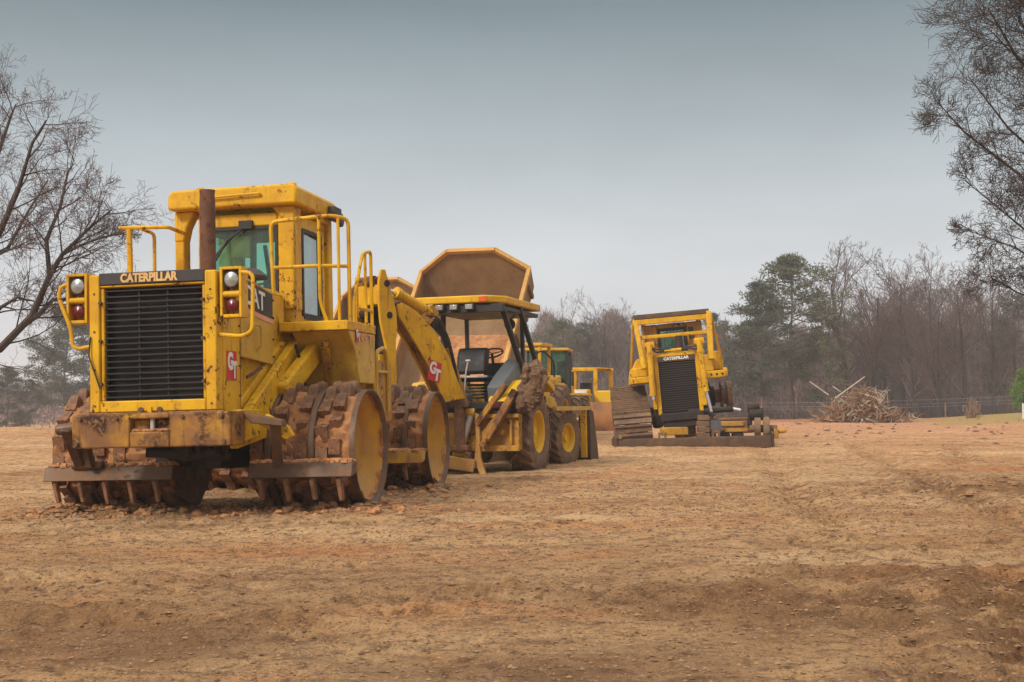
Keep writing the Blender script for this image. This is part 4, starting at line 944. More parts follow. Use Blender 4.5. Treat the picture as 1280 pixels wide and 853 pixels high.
# ================================================================== BULLDOZER (right, one track off)
def track_mesh(circs, x0, x1, pitch=.2, th=.05, grouser=.06):
    """crawler belt round circles (y,z,r)"""
    pts = []
    for (y, z, q) in circs:
        for k in range(48): t = 2 * math.pi * k / 48; pts.append((y + q * math.cos(t), z + q * math.sin(t)))
    pts = sorted(set(pts))
    def half(ps):
        h = []
        for p in ps:
            while len(h) > 1 and (h[-1][0] - h[-2][0]) * (p[1] - h[-2][1]) - (h[-1][1] - h[-2][1]) * (p[0] - h[-2][0]) <= 0: h.pop()
            h.append(p)
        return h[:-1]
    hull = half(pts) + half(pts[::-1]); hull.append(hull[0])
    seg = []; tot = 0
    for a, b in zip(hull, hull[1:]): d = math.dist(a, b); seg.append((tot, a, b, d)); tot += d
    n = int(tot / pitch); mb = MB(); rnd = random.Random(4)
    for k in range(n):
        s = tot * k / n
        for (t0, a, b, d) in seg:
            if t0 <= s <= t0 + d: break
        f = (s - t0) / d; y = a[0] + (b[0] - a[0]) * f; z = a[1] + (b[1] - a[1]) * f
        ty, tz = (b[0] - a[0]) / d, (b[1] - a[1]) / d; ny, nz = tz, -ty
        j = rnd.uniform(-.008, .008)
        c = Vector((0, y, z)); T = Vector((0, ty, tz)); Nn = Vector((0, ny, nz))
        A = Vector((x0 + j, 0, 0)); B = Vector((x1 + j, 0, 0))
        w = pitch * .47
        prof = [(-w, 0), (w, 0), (w, th), (-w * .5, th), (-w * .6, th + grouser), (-w, th + grouser)]
        vs = [c + A + T * p + Nn * q for p, q in prof] + [c + B + T * p + Nn * q for p, q in prof]
        m = len(prof)
        mb.add(vs, [tuple(range(m - 1, -1, -1)), tuple(range(m, 2 * m))] + [(i, (i + 1) % m, m + (i + 1) % m, m + i) for i in range(m)])
        xm = (x0 + x1) / 2
        mb.beam(c + Vector((xm, 0, 0)) - T * w * 1.1 - Nn * .05, c + Vector((xm, 0, 0)) + T * w * 1.1 - Nn * .05, .22, .09, up=Nn)
    return mb
def bulldozer():
    r = thing('bulldozer', 'yellow bulldozer leaning over with its right track taken off and black grille', 'bulldozer', (4.6, 35, .2), 4, 5)
    F = -1.7
    MB().box(-.60, -.50, F, F + .15, .74, 2.28).box(.47, .57, F, F + .15, .74, 2.28).box(-.5, .47, F + .01, F + .15, 2.12, 2.14).box(-.60, .57, F - .003, F + .15, 2.25, 2.32).build('radiator_surround', M['yellow'], r, bevel=.012)
    g = MB()
    for k in range(22): z = .84 + k * .0585; g.beam((-.5, F + .05, z), (.47, F + .05, z + .004 * math.sin(k * 3)), .022, .018)
    g.build('grille', M['plate'], r); MB().box(-.5, .47, F + .1, F + .16, .78, 2.12).build('radiator_core', M['core'], r)
    p = MB().box(-.50, .47, F - .01, F + .1, 2.142, 2.248).build('name_plate', M['plate'], r)
    text_obj('lettering', 'CATERPILLAR', .66, .085, (-.345, F - .013, 2.152), (1, 0, 0), (0, 0, 1), M['white'], p, .005, .05)
    MB().box(-.56, .56, F - .10, F + .2, .56, .78).box(-.48, .50, F - .04, F + .4, .38, .56).build('front_guard', M['dark'], r, bevel=.03)
    MB().box(-.54, .51, F + .16, .2, .85, 2.24).prism([(-.54, 2.24), (.51, 2.24), (.42, 2.36), (-.45, 2.36)], 'y', F + .16, .2).build('hood', M['yellow'], r, bevel=.02)
    MB().box(-.7, .7, F + .4, 1.9, .45, .95).box(-.55, .55, 1.0, 2.1, .6, 1.6).box(-.72, -.5, -1.2, .0, .4, .7).build('chassis', M['dark'], r, bevel=.03)
    # lift cylinders
    for s, x in ((-1, -.69), (1, .60)):
        dx = .06 if s > 0 else -.02
        MB().beam((x - .16 * s * 0 - .12, F - .02, 2.58), (x + .14, F - .02, 2.58), .2, .16).build('cylinder_bracket', M['yellow'], r, bevel=.02)
        cy = MB().cyl((x, F - .14, 2.60), (x + dx, F - .16, 1.26), .075, n=18).cyl((x + dx, F - .16, 1.26), (x + dx, F - .16, 1.30), .088, n=18).cyl((x + dx * .3, F - .14, 2.28), (x + dx * .3, F - .14, 2.36), .095, n=18)
        cy.build('lift_cylinder', M['yellow'], r)
        MB().box(x - .05, x + .05, F - .10, F + .06, 1.55, 2.3).build('cylinder_yoke', M['yellow'], r, bevel=.02)
        if s > 0: MB().cyl((x + dx, F - .16, 1.26), (x + dx + .09, F - .17, .68), .042).build('piston_rod', M['chrome'], r); MB().cyl((x + .1, F - .17, .70), (x + .2, F - .17, .60), .07).build('rod_eye', M['dark'], r)
        else: MB().cyl((x + dx, F - .16, 1.26), (x + dx, F - .16, 1.16), .045).build('piston_rod', M['chrome'], r)
        MB().box(x - .02 - .06 * (s > 0), x + .02 + .06, F - .02, F + .3, .9, 1.6).build('yoke_post', M['yellow'], r, bevel=.02)
    hs = MB()
    for s in (-1, 1):
        hs.tube([(s * .66, F - .05, 2.55), (s * .52, F - .08, 2.36), (s * .3, F + .1, 2.44), (s * .08, F + .2, 2.40)], .028, 8, .1)
        hs.tube([(s * .66, F - .0, 2.50), (s * .45, F + .0, 2.44), (s * .2, F + .2, 2.50)], .022, 8, .1)
    hs.build('hose', M['black'], r)
    MB().cyl((-.12, F + .05, 2.40), (.14, F + .05, 2.41), .045).cyl((-.3, F + .02, 2.40), (-.12, F + .05, 2.40), .025).build('valve', M['yellow'], r)
    MB().lathe([(0, .10), (.4, .10), (.5, .08)], (.14, -1.0, 2.3), 'z', 16).build('exhaust_pipe', M['dark'], r)
    # cab
    c = MB()
    c.box(-.72, -.36, -.1, 1.3, 1.9, 3.2).box(.42, .86, -.1, 1.3, 1.9, 3.2).box(-.36, .42, -.1, 0, 1.9, 2.44).box(-.36, .42, -.1, 1.3, 3.06, 3.2).box(-.36, .42, 1.2, 1.3, 1.9, 2.5)
    c.build('cab', M['yellow_dirty'], r, bevel=.03)
    MB().box(-.30, .36, -.06, -.05, 2.46, 3.04).build('windshield', M['glass'], r)
    MB().box(-.30, .36, 1.25, 1.26, 2.5, 3.04).build('rear_window', M['glass'], r)
    w = MB().box(-.36, -.28, -.13, -.05, 2.42, 3.08).box(.34, .42, -.13, -.05, 2.42, 3.08).box(-.28, .34, -.13, -.05, 3.0, 3.08).box(-.28, .34, -.13, -.05, 2.42, 2.48)
    for k in range(1, 7): w.box(-.28 + .09 * k - .005, -.28 + .09 * k + .005, -.12, -.11, 2.48, 3.0)
    for k in range(1, 8): w.box(-.28, .34, -.125, -.115, 2.46 + .07 * k, 2.466 + .07 * k)
    w.build('window_guard', M['black'], r)
    MB().box(.48, .62, -.13, -.10, 2.72, 3.05).build('side_window', M['glass2'], r)
    # sweeps and canopy
    sw = MB()
    sw.beam((-1.02, -.35, 3.28), (1.12, -.35, 3.28), .12, .15)
    sw.beam((-.86, -.36, 2.86), (.98, -.36, 2.86), .07, .10)
    sw.beam((-.95, -.33, 3.40), (-.84, -.6, 2.0), .13, .13, up=(0, 1, 0)).beam((1.05, -.33, 3.42), (.98, -.6, 2.1), .15, .15, up=(0, 1, 0))
    sw.beam((1.12, -.2, 3.3), (1.36, .5, 2.1), .07, .09, up=(0, 1, 0)).beam((-1.0, -.2, 3.3), (-1.16, .5, 2.0), .07, .09, up=(0, 1, 0))
    sw.beam((-.7, .9, 3.3), (-.7, 1.0, 2.0), .12, .12, up=(0, 1, 0)).beam((.85, .9, 3.3), (.85, 1.0, 2.0), .12, .12, up=(0, 1, 0))
    sw.beam((1.36, .5, 2.1), (1.30, .45, 1.62), .09, .12, up=(0, 1, 0)).beam((-1.16, .5, 2.0), (-1.22, .4, 1.6), .09, .12, up=(0, 1, 0))
    sw.build('sweep_frame', M['yellow'], r, bevel=.02)
    MB().prism([(-.42, 3.36), (1.45, 3.36), (1.6, 3.56), (-.38, 3.49)], 'x', -.98, 1.06).build('canopy_roof', M['blade'], r, bevel=.01)
    # fenders / tanks
    MB().box(-1.22, -.60, -.5, 1.0, 1.62, 1.80).box(-1.18, -.62, -.35, 1.0, 1.80, 2.05).prism([(-1.22, 1.9), (-1.0, 2.3), (-.62, 2.3), (-.62, 1.9)], 'y', -.2, 1.0).build('fender', M['yellow'], r, bevel=.03)
    MB().box(.60, 1.34, -.5, 1.0, 1.60, 1.80).box(.62, 1.05, -.4, 1.0, 1.80, 2.25).box(1.05, 1.28, -.1, 1.0, 1.82, 2.34).box(1.28, 1.40, -.45, -.1, 1.62, 1.86).build('fender', M['yellow'], r, bevel=.03)
    f = MB()
    for x in (.8, .95, 1.1, 1.25): f.cyl((x, -.52, 1.70), (x, -.49, 1.70), .03, n=8)
    f.build('bolt', M['dark'], r)
    # left track
    tr = track_mesh([(-1.45, .46, .36), (1.55, .45, .34), (1.15, 1.10, .40)], -1.78, -.80, .2)
    t = tr.build('crawler_track', M['track'], r, bevel=0, smooth=False)
    MB().box(-1.45, -1.12, -1.4, 1.5, .35, .62).build('roller_frame', M['steel_mud'], t, bevel=.02)
    id_ = MB().cyl((-1.45, -1.45, .46), (-1.12, -1.45, .46), .33, n=28).cyl((-1.45, 1.55, .45), (-1.12, 1.55, .45), .31, n=28).cyl((-1.4, 1.15, 1.1), (-1.15, 1.15, 1.1), .36, n=28); id_.build('idler', M['steel_mud'], t)
    # bare right final drive with sprocket
    MB().cyl((.5, 1.15, 1.12), (1.12, 1.15, 1.12), .33, .28, n=24).cyl((.6, 1.15, 1.12), (1.0, 1.15, 1.12), .42, n=24).build('final_drive', M['dark'], r)
    sp = MB().cyl((1.28, 1.15, 1.12), (1.34, 1.15, 1.12), .36, n=30).cyl((1.1, 1.15, 1.12), (1.3, 1.15, 1.12), .2, n=20)
    for k in range(24): a = k * math.pi / 12; sp.beam((1.31, 1.15 + .34 * math.cos(a), 1.12 + .34 * math.sin(a)), (1.31, 1.15 + .42 * math.cos(a), 1.12 + .42 * math.sin(a)), .07, .06, up=(1, 0, 0), h1=.03)
    sp.build('sprocket', M['steel_mud'], r)
    MB().cyl((1.46, 1.15, 1.12), (1.60, 1.15, 1.12), .40, .38, n=30).cyl((1.34, 1.15, 1.12), (1.5, 1.15, 1.12), .25, n=20).build('drive_hub', M['track'], r)
    MB().cyl((1.34, 1.15, 1.12), (1.34, 1.15, 1.12 - .0), .01).build('pin', M['dark'], r)
    MB().box(-.2, .35, -1.3, -1.0, .1, .45).build('push_beam', M['yellow_dirty'], r)
    return r
BD = bulldozer()

def dozer_blade():
    bpy.context.view_layer.update()
    prof = [(-.02, -.04), (.0, .22), (.04, .27), (.30, .22), (.75, .16), (1.0, .20), (1.0, .14), (.72, .08), (.3, .10), (.10, .10), (.08, -.04)]
    r = MB().prism(prof, 'x', -1.90, 1.90).build('blade', M['blade'], BD, bevel=.012, label='rusty blade lying flat on the dirt')
    W = Matrix.Translation((4.5, 31.6, .10)) @ Euler((0, -R(1.6), 0)).to_matrix().to_4x4()
    r.matrix_local = BD.matrix_world.inverted() @ W
    for q in (-1, 1): MB().prism([(-.05, -.10), (-.04, .30), (.10, .36), (1.02, .26), (1.05, .1), (.1, -.1)], 'x', q * 1.93 - .03, q * 1.93 + .03).build('end_plate', M['blade'], r, bevel=.01)
    MB().box(-1.86, -1.78, -.02, .12, .27, .38).build('corner_lug', M['wood_brown'], r, bevel=.01)
    MB().box(-1.7, -1.15, .2, .6, .2, .26).build('mounting_pad', M['dark'], r, bevel=.01)
    MB().box(-.68, .0, 1.05, 1.45, .30, .50).build('push_frame', M['yellow_dirty'], r, bevel=.02)
    for x in (-.85, .48): MB().box(x, x + .04, .25, .33, .18, .40).box(x + .15, x + .19, .25, .33, .18, .40).box(x + .04, x + .15, .25, .3, .36, .39).build('lug', M['track'], r)
dozer_blade()
def parts_on_ground():
    # removed running gear lying behind the blade
    r = thing('track_roller_frame', 'greasy track roller frame with yellow side lying on the dirt behind the blade', 'track frame', (5.6, 33.2, gz(5.6, 33)), 4, 1)
    MB().box(-.55, .62, -.1, .35, .30, .62).box(-.60, .70, .0, .25, .62, .70).build('frame', M['steel_mud'], r, bevel=.03)
    MB().box(-.30, .40, -.14, -.10, .48, .60).box(-.1, .5, -.14, -.10, .33, .42).build('side_cover', M['yellow_dirty'], r, bevel=.015)
    m = MB()
    for x in (-.45, -.1, .25): m.cyl((x, -.1, .24), (x, .35, .24), .14, n=18)
    m.build('roller', M['dark'], r)
    MB().cyl((-1.0, .1, .86), (.15, .1, .92), .08, .07, n=16).build('recoil_tube', M['dark'], r)
    MB().cyl((.15, .1, .92), (.34, .08, .88), .05, n=14).build('tube_end', M['chrome'], r)
    r = thing('idler_wheel', 'rusty double idler wheel standing at the right end of the blade', 'idler wheel', (6.42, 33.0, gz(6.4, 33)), 10, 0)
    MB().cyl((-.18, 0, .44), (-.02, 0, .44), .30, n=26).cyl((.04, 0, .40), (.20, 0, .40), .33, n=26).cyl((-.3, 0, .42), (.4, 0, .42), .10).build('wheel', M['track'], r, bevel=.015)
    MB().box(.3, .42, -.15, .2, .18, .42).cyl((.42, .0, .35), (.62, .0, .38), .06).build('yoke', M['yellow_dirty'], r, bevel=.02)
    MB().cyl((-.30, .0, .78), (.05, .0, .80), .16, n=16).cyl((-.35, .0, .95), (-.05, .0, 1.0), .09).beam((-.32, 0, .5), (-.26, 0, 1.05), .1, .1).build('bearing_block', M['dark'], r, bevel=.02)
    r = thing('wooden_block', 'stack of grey timber blocks propping up the leaning bulldozer', 'wooden block', (4.95, 33.2, gz(5, 33)), 4, 0)
    m = MB()
    for k in range(5): m.box(-.15 - .02 * (k % 2), .16, -.1, .3, .01 + k * .155, .15 + k * .155)
    m.build('timber', M['track'], r, bevel=.01)
    o = MB().box(-.13, .14, -.02, 0, .0, .27, rot=(-22, 0, 14)).build('metal_plate', simple('grey_plate', (.085, .08, .085), .5, .3)); o.location = (5.22, 32.8, gz(5.2, 33) + .38); tag(o, 'small dark grey metal plate leaning behind the blade', 'metal plate')
parts_on_ground()

# ================================================================== SMALL BULLDOZER + WHEEL LOADER (far)
def small_dozer():
    r = thing('small_bulldozer', 'small far-off yellow bulldozer with open roll cage and orange-stained blade', 'bulldozer', (2.95, 51, gz(3, 51)), 8, 0)
    c = MB()
    for (x, y) in ((-.70, -.5), (.42, -.5), (.95, .7), (-.5, .7)): c.beam((x, y, 1.2), (x * .98, y, 2.42), .19, .16)
    c.box(-.76, .48, -.60, -.42, 2.34, 2.48).box(.42, 1.05, .6, .78, 2.34, 2.46).prism([(-.76, -.5), (.48, -.5), (1.05, .78), (-.5, .78)], 'z', 2.44, 2.49)
    c.build('roll_cage', M['yellow'], r, bevel=.03)
    MB().box(-.42, .24, -1.6, -.5, .8, 1.62).build('hood', M['yellow'], r, bevel=.04)
    MB().box(-.36, .20, -1.63, -1.601, .85, 1.45).build('grille', M['core'], r)
    MB().box(-.30, .16, -1.635, -1.602, 1.47, 1.58).build('front_panel', M['white'], r)
    MB().box(.34, 1.15, -.6, 1.0, 1.08, 1.58).box(-1.1, -.5, -.6, 1.0, 1.05, 1.4).build('fender', M['yellow_clean'], r, bevel=.05)
    MB().box(-.25, .2, .1, .5, 1.3, 1.9).build('seat', M['vinyl'], r, bevel=.05)
    MB().cyl((-.45, -.9, 1.6), (-.45, -.9, 2.3), .05).build('exhaust_pipe', M['dark'], r)
    for s in (-1, 1):
        t = track_mesh([(-1.3, .42, .34), (1.3, .42, .34)], s * .95 - .25, s * .95 + .25, .18).build('crawler_track', M['track'], r, smooth=False)
    MB().box(-.7, .7, -1.2, 1.4, .4, 1.0).build('chassis', M['dark'], r)
    MB().prism([(-2.15, -.02), (-2.25, .3), (-2.22, .7), (-2.05, 1.12), (-2.0, 1.12), (-2.12, .7), (-2.15, .3), (-2.05, .0)], 'x', -1.75, 1.38).build('blade', M['blade_mud'], r)
    MB().beam((-.9, -2.1, .4), (-.9, -.3, .4), .15, .2).beam((.75, -2.1, .4), (.75, -.3, .4), .15, .2).build('push_arm', M['yellow_dirty'], r)
small_dozer()
def wheel_loader():
    r = thing('wheel_loader', 'far wheel loader with dark glazed cab, seen between the backhoe and the small bulldozer', 'wheel loader', (1.25, 44, gz(1.2, 44)), 8, 0)
    c = MB()
    for (x, y) in ((-.65, -.4), (.65, -.4), (.65, 1.0), (-.65, 1.0), (.12, -.4)): c.beam((x, y, 1.4), (x, y, 2.86), .08, .08)
    c.box(-.7, .7, -.5, 1.1, 1.35, 1.55)
    c.build('cab', M['black'], r, bevel=.01)
    MB().box(-.78, .76, -.55, 1.15, 2.86, 2.96).build('roof', M['yellow_pale'], r, bevel=.03)
    MB().box(-.6, .6, -.4, -.39, 1.55, 2.86).build('windshield', M['glass'], r); MB().box(-.6, .6, 1.0, 1.01, 1.55, 2.86).build('rear_window', M['glass'], r)
    MB().box(.64, .66, -.35, .95, 1.55, 2.86).build('side_window', M['glass2'], r)
    MB().box(.30, .55, -.1, .2, 1.6, 2.5).box(-.4, .1, .2, .6, 1.5, 2.2).build('seat', M['vinyl'], r, bevel=.05)
    m = MB().box(.72, .88, -.6, -.5, 2.2, 2.62).beam((.66, -.45, 2.7), (.82, -.55, 2.62), .03, .03).beam((.78, -.55, 2.2), (.80, -.55, 1.2), .03, .03).beam((-.1, -.6, 1.5), (-.16, -.6, 2.8), .03, .03).beam((.1, -.6, 1.5), (.05, -.6, 2.85), .04, .04)
    m.build('mirror', M['black'], r)
    MB().box(-.6, .62, -2.6, -.6, .95, 1.45).box(.15, .5, -1.6, -1.2, .9, 1.75).build('arm_tower', M['yellow'], r, bevel=.04)
    MB().box(.0, .5, -.75, -.5, 1.45, 2.02).build('console', M['yellow_pale'], r, bevel=.05)
    MB().beam((.45, -2.6, 1.0), (.62, -.5, 1.62), .14, .2).cyl((.62, -1.1, 1.0), (.60, -.8, 1.75), .05).build('lift_arm', M['yellow_pale'], r, bevel=.02)
    MB().box(.60, 1.5, -1.5, .0, 1.32, 1.40).box(-.6, .6, 1.1, 3.0, .9, 1.7).build('hood', M['yellow'], r, bevel=.03)
    for y in (-1.6, 1.6):
        for s in (-1, 1): make_tyre(r, (s * 1.02, y, .66), .66, .5, .3, side=s, lugs=16)
    MB().box(-1.3, 1.3, -3.5, -2.5, .02, .9).build('bucket', M['yellow_dirty'], r, bevel=.05)
    MB().box(-.4, .4, -2.3, 2.5, .5, 1.0).build('chassis', M['dark'], r)
wheel_loader()

# ================================================================== TREES
def rot_about(v, axis, a): return Matrix.Rotation(a, 3, axis) @ v
def branchy(mbs, rnd, p, d, L, r, lvl, maxl, up=.04, wob=.16, kids_n=(6, 5, 4, 3), ang=(30, 58), shrink=(.42, .68), start=.25, segs=None, mint=.004, lo=None):
    ns = segs or max(3, int(6 - lvl)); pts = [Vector(p)]; rs = [r]; dirs = [Vector(d)]
    d = Vector(d)
    for i in range(ns):
        q = Vector((rnd.gauss(0, 1), rnd.gauss(0, 1), rnd.gauss(0, 1))) * wob
        d = (d + q + Vector((0, 0, up))).normalized()
        pts.append(pts[-1] + d * (L / ns)); rs.append(max(mint, r * (1 - .72 * (i + 1) / ns))); dirs.append(d.copy())
    if lvl >= 3:   # thin twig: a 3-sided spike
        mbs[min(lvl, len(mbs) - 1)].tube(pts[::1], rs, 3)
    else: mbs[min(lvl, len(mbs) - 1)].tube(pts, rs, 8 if lvl == 0 else 5 if lvl == 1 else 4)
    if lvl >= maxl: return
    n = kids_n[min(lvl, len(kids_n) - 1)]
    for k in range(n):
        t = start + (1 - start) * (k + rnd.random() * .8) / n
        t = min(t, .985); i = min(int(t * ns), ns - 1); f = t * ns - i
        q = pts[i].lerp(pts[i + 1], f); dd = dirs[i]
        ax = dd.cross(Vector((rnd.gauss(0, 1), rnd.gauss(0, 1), rnd.gauss(0, 1)))).normalized()
        nd = rot_about(dd, ax, R(rnd.uniform(*ang)))
        branchy(mbs, rnd, q, nd, L * rnd.uniform(*shrink) * (1.08 - .45 * t), max(mint, (rs[i] * (1 - f) + rs[i + 1] * f) * .62), lvl + 1, maxl, up, wob, kids_n, ang, shrink, .15, None, mint)

def bare_tree(label, loc, H, seed, group=None, spread=1.0, nm='bare_tree', levels=4, kn=(11, 6, 5, 4), fork=.3, rbase=None, mint=None, up=.10):
    rnd = random.Random(seed); t = MB(); c = MB()
    t_r = rbase or H * .015
    branchy([t, c], rnd, (0, 0, -.3), (rnd.uniform(-.04, .04), rnd.uniform(-.04, .04), 1), H, t_r, 0, levels, up, .055, kn, (26, 56), (.34, .60), fork, 9, mint or H * .0007)
    zs = sorted(p[2] for p in c.v); kz = H / zs[int(len(zs) * .9985)]
    for m_ in (t, c): m_.v = [(p[0] * kz ** .5, p[1] * kz ** .5, p[2] * kz) for p in m_.v]
    o = thing(nm, label, 'tree', loc, 0, 0, group)
    t.build('trunk', M['bark'], o); c.build('crown', M['twig'], o, smooth=False)
    return o
def needle_clump(mb, rnd, p, r, n, L, sq=.55):
    for _ in range(n):
        v = Vector((rnd.gauss(0, 1), rnd.gauss(0, 1), rnd.gauss(0, 1))); v.normalize(); v = v * r * rnd.random() ** .5; v.z *= sq
        c = p + v; d = (v.normalized() + Vector((rnd.gauss(0, .6), rnd.gauss(0, .6), rnd.gauss(.25, .5)))).normalized()
        s = d.cross(Vector((rnd.gauss(0, 1), rnd.gauss(0, 1), rnd.gauss(0, 1)))).normalized() * L * .16
        mb.add([c - s, c + s, c + d * L], [(0, 1, 2)])
def pine_tree(label, loc, H, seed, group=None, crown0=.35, width=.26, dense=1.0, mat='needle', L=None, nm_=1.0):
    rnd = random.Random(seed); t = MB(); lm = MB(); nd = MB(); L = L or H * .022
    pts = []; x = y = 0
    for i in range(11): pts.append((x, y, -.3 + H * i / 10)); x += rnd.gauss(0, .008) * H; y += rnd.gauss(0, .008) * H
    rs = [H * .013 * (1 - .85 * i / 10) for i in range(11)]
    t.tube(pts, rs, 8)
    nb = int(46 * dense)
    for k in range(nb):
        f = crown0 + (1 - crown0) * (k / nb) ** .9; i = min(int(f * 10), 9); b = Vector(pts[i]).lerp(Vector(pts[i + 1]), f * 10 - i)
        prof = min(1, (1.02 - f) / (1 - crown0) * 1.9) ** .8 * min(1, .55 + (f - crown0) * 2.2)
        ln = H * width * prof * rnd.uniform(.55, 1.15); a = rnd.random() * 6.283
        d = Vector((math.cos(a), math.sin(a), rnd.uniform(-.05, .35) + .6 * max(0, f - .75)))
        q = [b + d * ln * s + Vector((0, 0, .10 * ln * s * s - .05 * ln * s)) + Vector((rnd.gauss(0, .02), rnd.gauss(0, .02), rnd.gauss(0, .02))) * ln for s in (0, .35, .7, 1)]
        lm.tube(q, [H * .0035, H * .0028, H * .002, H * .001], 4)
        for s in (.45, .62, .78, .92, 1.02):
            if rnd.random() < .12: continue
            p = b + d * ln * s + Vector((rnd.gauss(0, .12), rnd.gauss(0, .12), rnd.gauss(.05, .06))) * ln
            lm.tube([b + d * ln * (s - .12), p], [H * .0014, H * .0008], 3)
            needle_clump(nd, rnd, p, H * .038 * rnd.uniform(.7, 1.3) * nm_ ** .3, int(30 * nm_ * rnd.uniform(.6, 1.2)), L)
    for k in range(7):   # dead stubs below the crown
        f = rnd.uniform(.15, crown0); a = rnd.random() * 6.28; b = Vector((pts[int(f * 10)][0], pts[int(f * 10)][1], H * f)); ln = H * .09 * rnd.random() + .3
        lm.tube([b, b + Vector((math.cos(a), math.sin(a), .25)) * ln], [H * .002, H * .0008], 3)
    o = thing('pine_tree', label, 'pine tree', loc, 0, 0, group)
    t.build('trunk', M['pine_bark'], o); lm.build('limb', M['pine_bark'], o, smooth=False); nd.build('crown', M[mat], o, smooth=False)
    return o
def place(px, topy, D):
    p = at(px, topy, D); z = gz(p.x, D); return (p.x, D, z), p.z - z

def near_trees():
    # left tree: trunk just outside the frame, main limb rising into it
    o = thing('bare_tree', 'large leafless tree at the left edge whose forked limb reaches toward the compactor', 'tree', (-11.3, 22, gz(-11.3, 22)))
    rnd = random.Random(12); t = MB(); c = MB()
    t.tube([(0, 0, -.2), (.1, 0, 1.0), (.5, 0, 1.7)], [.25, .18, .09], 10).tube([(.1, 0, .9), (-.1, .1, 3), (-.4, .2, 4.5)], [.16, .12, .03], 8)
    kw = dict(up=.045, wob=.12, kids_n=(6, 5, 5, 3), ang=(28, 66), shrink=(.50, .85), mint=.0030)
    def limb(pts, r0, r1, nch, lmax, seed, lf=1.0, maxl=4):
        rnd = random.Random(seed); pts = [Vector(p) for p in pts]
        n = len(pts); rs = [r0 + (r1 - r0) * i / (n - 1) for i in range(n)]
        t.tube(pts, rs, 7)
        for k in range(nch):
            f = .12 + .88 * (k + rnd.random() * .6) / nch; f = min(f, .99); i = min(int(f * (n - 1)), n - 2); q = pts[i].lerp(pts[i + 1], f * (n - 1) - i)
            dd = (pts[i + 1] - pts[i]).normalized()
            ax = dd.cross(Vector((rnd.gauss(0, 1), rnd.gauss(0, 1), rnd.gauss(0, 1)))).normalized()
            nd = rot_about(dd, ax, R(rnd.uniform(25, 60)))
            branchy([t, t, c], rnd, q, nd, lmax * rnd.uniform(.7, 1.1) * (1.1 - .4 * f), min(rs[i] * .45, .016), 1, maxl, **kw)
    L = lambda px, py, dy=0: tuple(at(px, py, 22 + dy) - Vector(o.location))
    limb([(.5, 0, 1.7), L(0, 436), L(40, 395), L(62, 345), L(78, 318), L(112, 285), L(140, 262)], .085, .013, 15, 1.35, 3)
    limb([L(30, 405), L(50, 392), L(66, 375), L(95, 374), L(118, 372, .3)], .06, .012, 6, .8, 4)
    limb([L(62, 345), L(58, 300), L(75, 260, .3), L(85, 215, .4), L(92, 205, .4)], .045, .010, 10, .85, 5)
    limb([L(-60, 380), L(-20, 330, -.5), L(0, 290, -.6), L(22, 240, -.8), L(40, 180, -1), L(58, 150, -1)], .08, .010, 12, 1.0, 6)
    limb([L(-80, 330), L(-30, 270, .8), L(-5, 200, .9), L(12, 150, 1.2), L(20, 130, 1.2)], .07, .010, 11, 1.1, 7)
    limb([L(-20, 330, .6), L(10, 310, .9), L(35, 265, 1.2), L(60, 225, 1.4)], .045, .01, 8, .8, 8)
    limb([L(-30, 430, .3), L(0, 385, .5), L(22, 372, .7), L(48, 378, .8)], .05, .01, 7, .8, 9)
    limb([L(78, 318), L(105, 305), L(130, 296), L(155, 292)], .03, .007, 8, .6, 10)
    limb([(-.1, .1, 3), (-1.5, .3, 5), (-2.2, .2, 6.5)], .09, .02, 8, 1.8, 11)
    t.build('trunk', M['bark_near'], o); c.build('crown', M['twig_near'], o, smooth=False)
    # right tree
    o = thing('bare_tree', 'tall dark leafless tree at the right edge with fine drooping twigs against the sky', 'tree', (10.2, 17.5, gz(10.2, 17.5)))
    t = MB(); c = MB()
    kw = dict(up=.0, wob=.12, kids_n=(7, 7, 5, 4), ang=(28, 66), shrink=(.54, .88), mint=.0026)
    t.tube([(0, 0, -.2), (-.1, 0, 2), (0, 0, 4), (.1, .1, 7), (0, 0, 11)], [.24, .20, .16, .11, .03], 10)
    L = lambda px, py, dy=0: tuple(at(px, py, 17.5 + dy) - Vector(o.location))
    limb([(0, 0, 2.2), L(1420, 250), L(1330, 140), L(1270, 70, -.3), L(1235, 10, -.5)], .05, .010, 16, 1.15, 21)
    limb([(0, 0, 2.6), L(1400, 270, .6), L(1320, 215, .8), L(1260, 160, 1), L(1210, 95, 1)], .04, .008, 15, .85, 22)
    limb([(0, 0, 2.0), L(1400, 330, -.4), L(1330, 265, -.6), L(1270, 215, -.8), L(1205, 165, -.9), L(1172, 128, -1)], .038, .006, 17, .62, 23)
    limb([(0, 0, 1.9), L(1400, 380, .3), L(1320, 320, .5), L(1260, 270, .5), L(1205, 225, .5)], .032, .006, 14, .65, 24)
    limb([(0, 0, 1.6), L(1400, 410, -.9), L(1330, 350, -1.1), L(1270, 310, -1.2), L(1215, 290, -1.2)], .03, .006, 13, .6, 25)
    limb([(0, 0, 1.6), L(1400, 430, .9), L(1320, 385, 1.1), L(1270, 365, 1.2), L(1235, 345, 1.2)], .028, .006, 12, .62, 26)
    limb([(0, 0, 4), L(1400, 120, .9), L(1310, 50, 1.2), L(1260, -20, 1.3), L(1230, -80, 1.3)], .05, .009, 14, 1.2, 27)
    limb([(0, 0, 4), L(1380, 90, -.9), L(1290, 20, -1.2), L(1250, -40, -1.2)], .045, .009, 12, 1.2, 28)
    limb([(0, 0, 5), (1.6, .2, 7), (2.6, .4, 9)], .08, .02, 9, 2, 29)
    limb([(.05, 0, 3), (1.5, 1, 5), (3, 1.6, 6.5)], .08, .02, 9, 2, 30)
    t.build('trunk', M['bark_near'], o); c.build('crown', M['bark_near'], o, smooth=False)
near_trees()

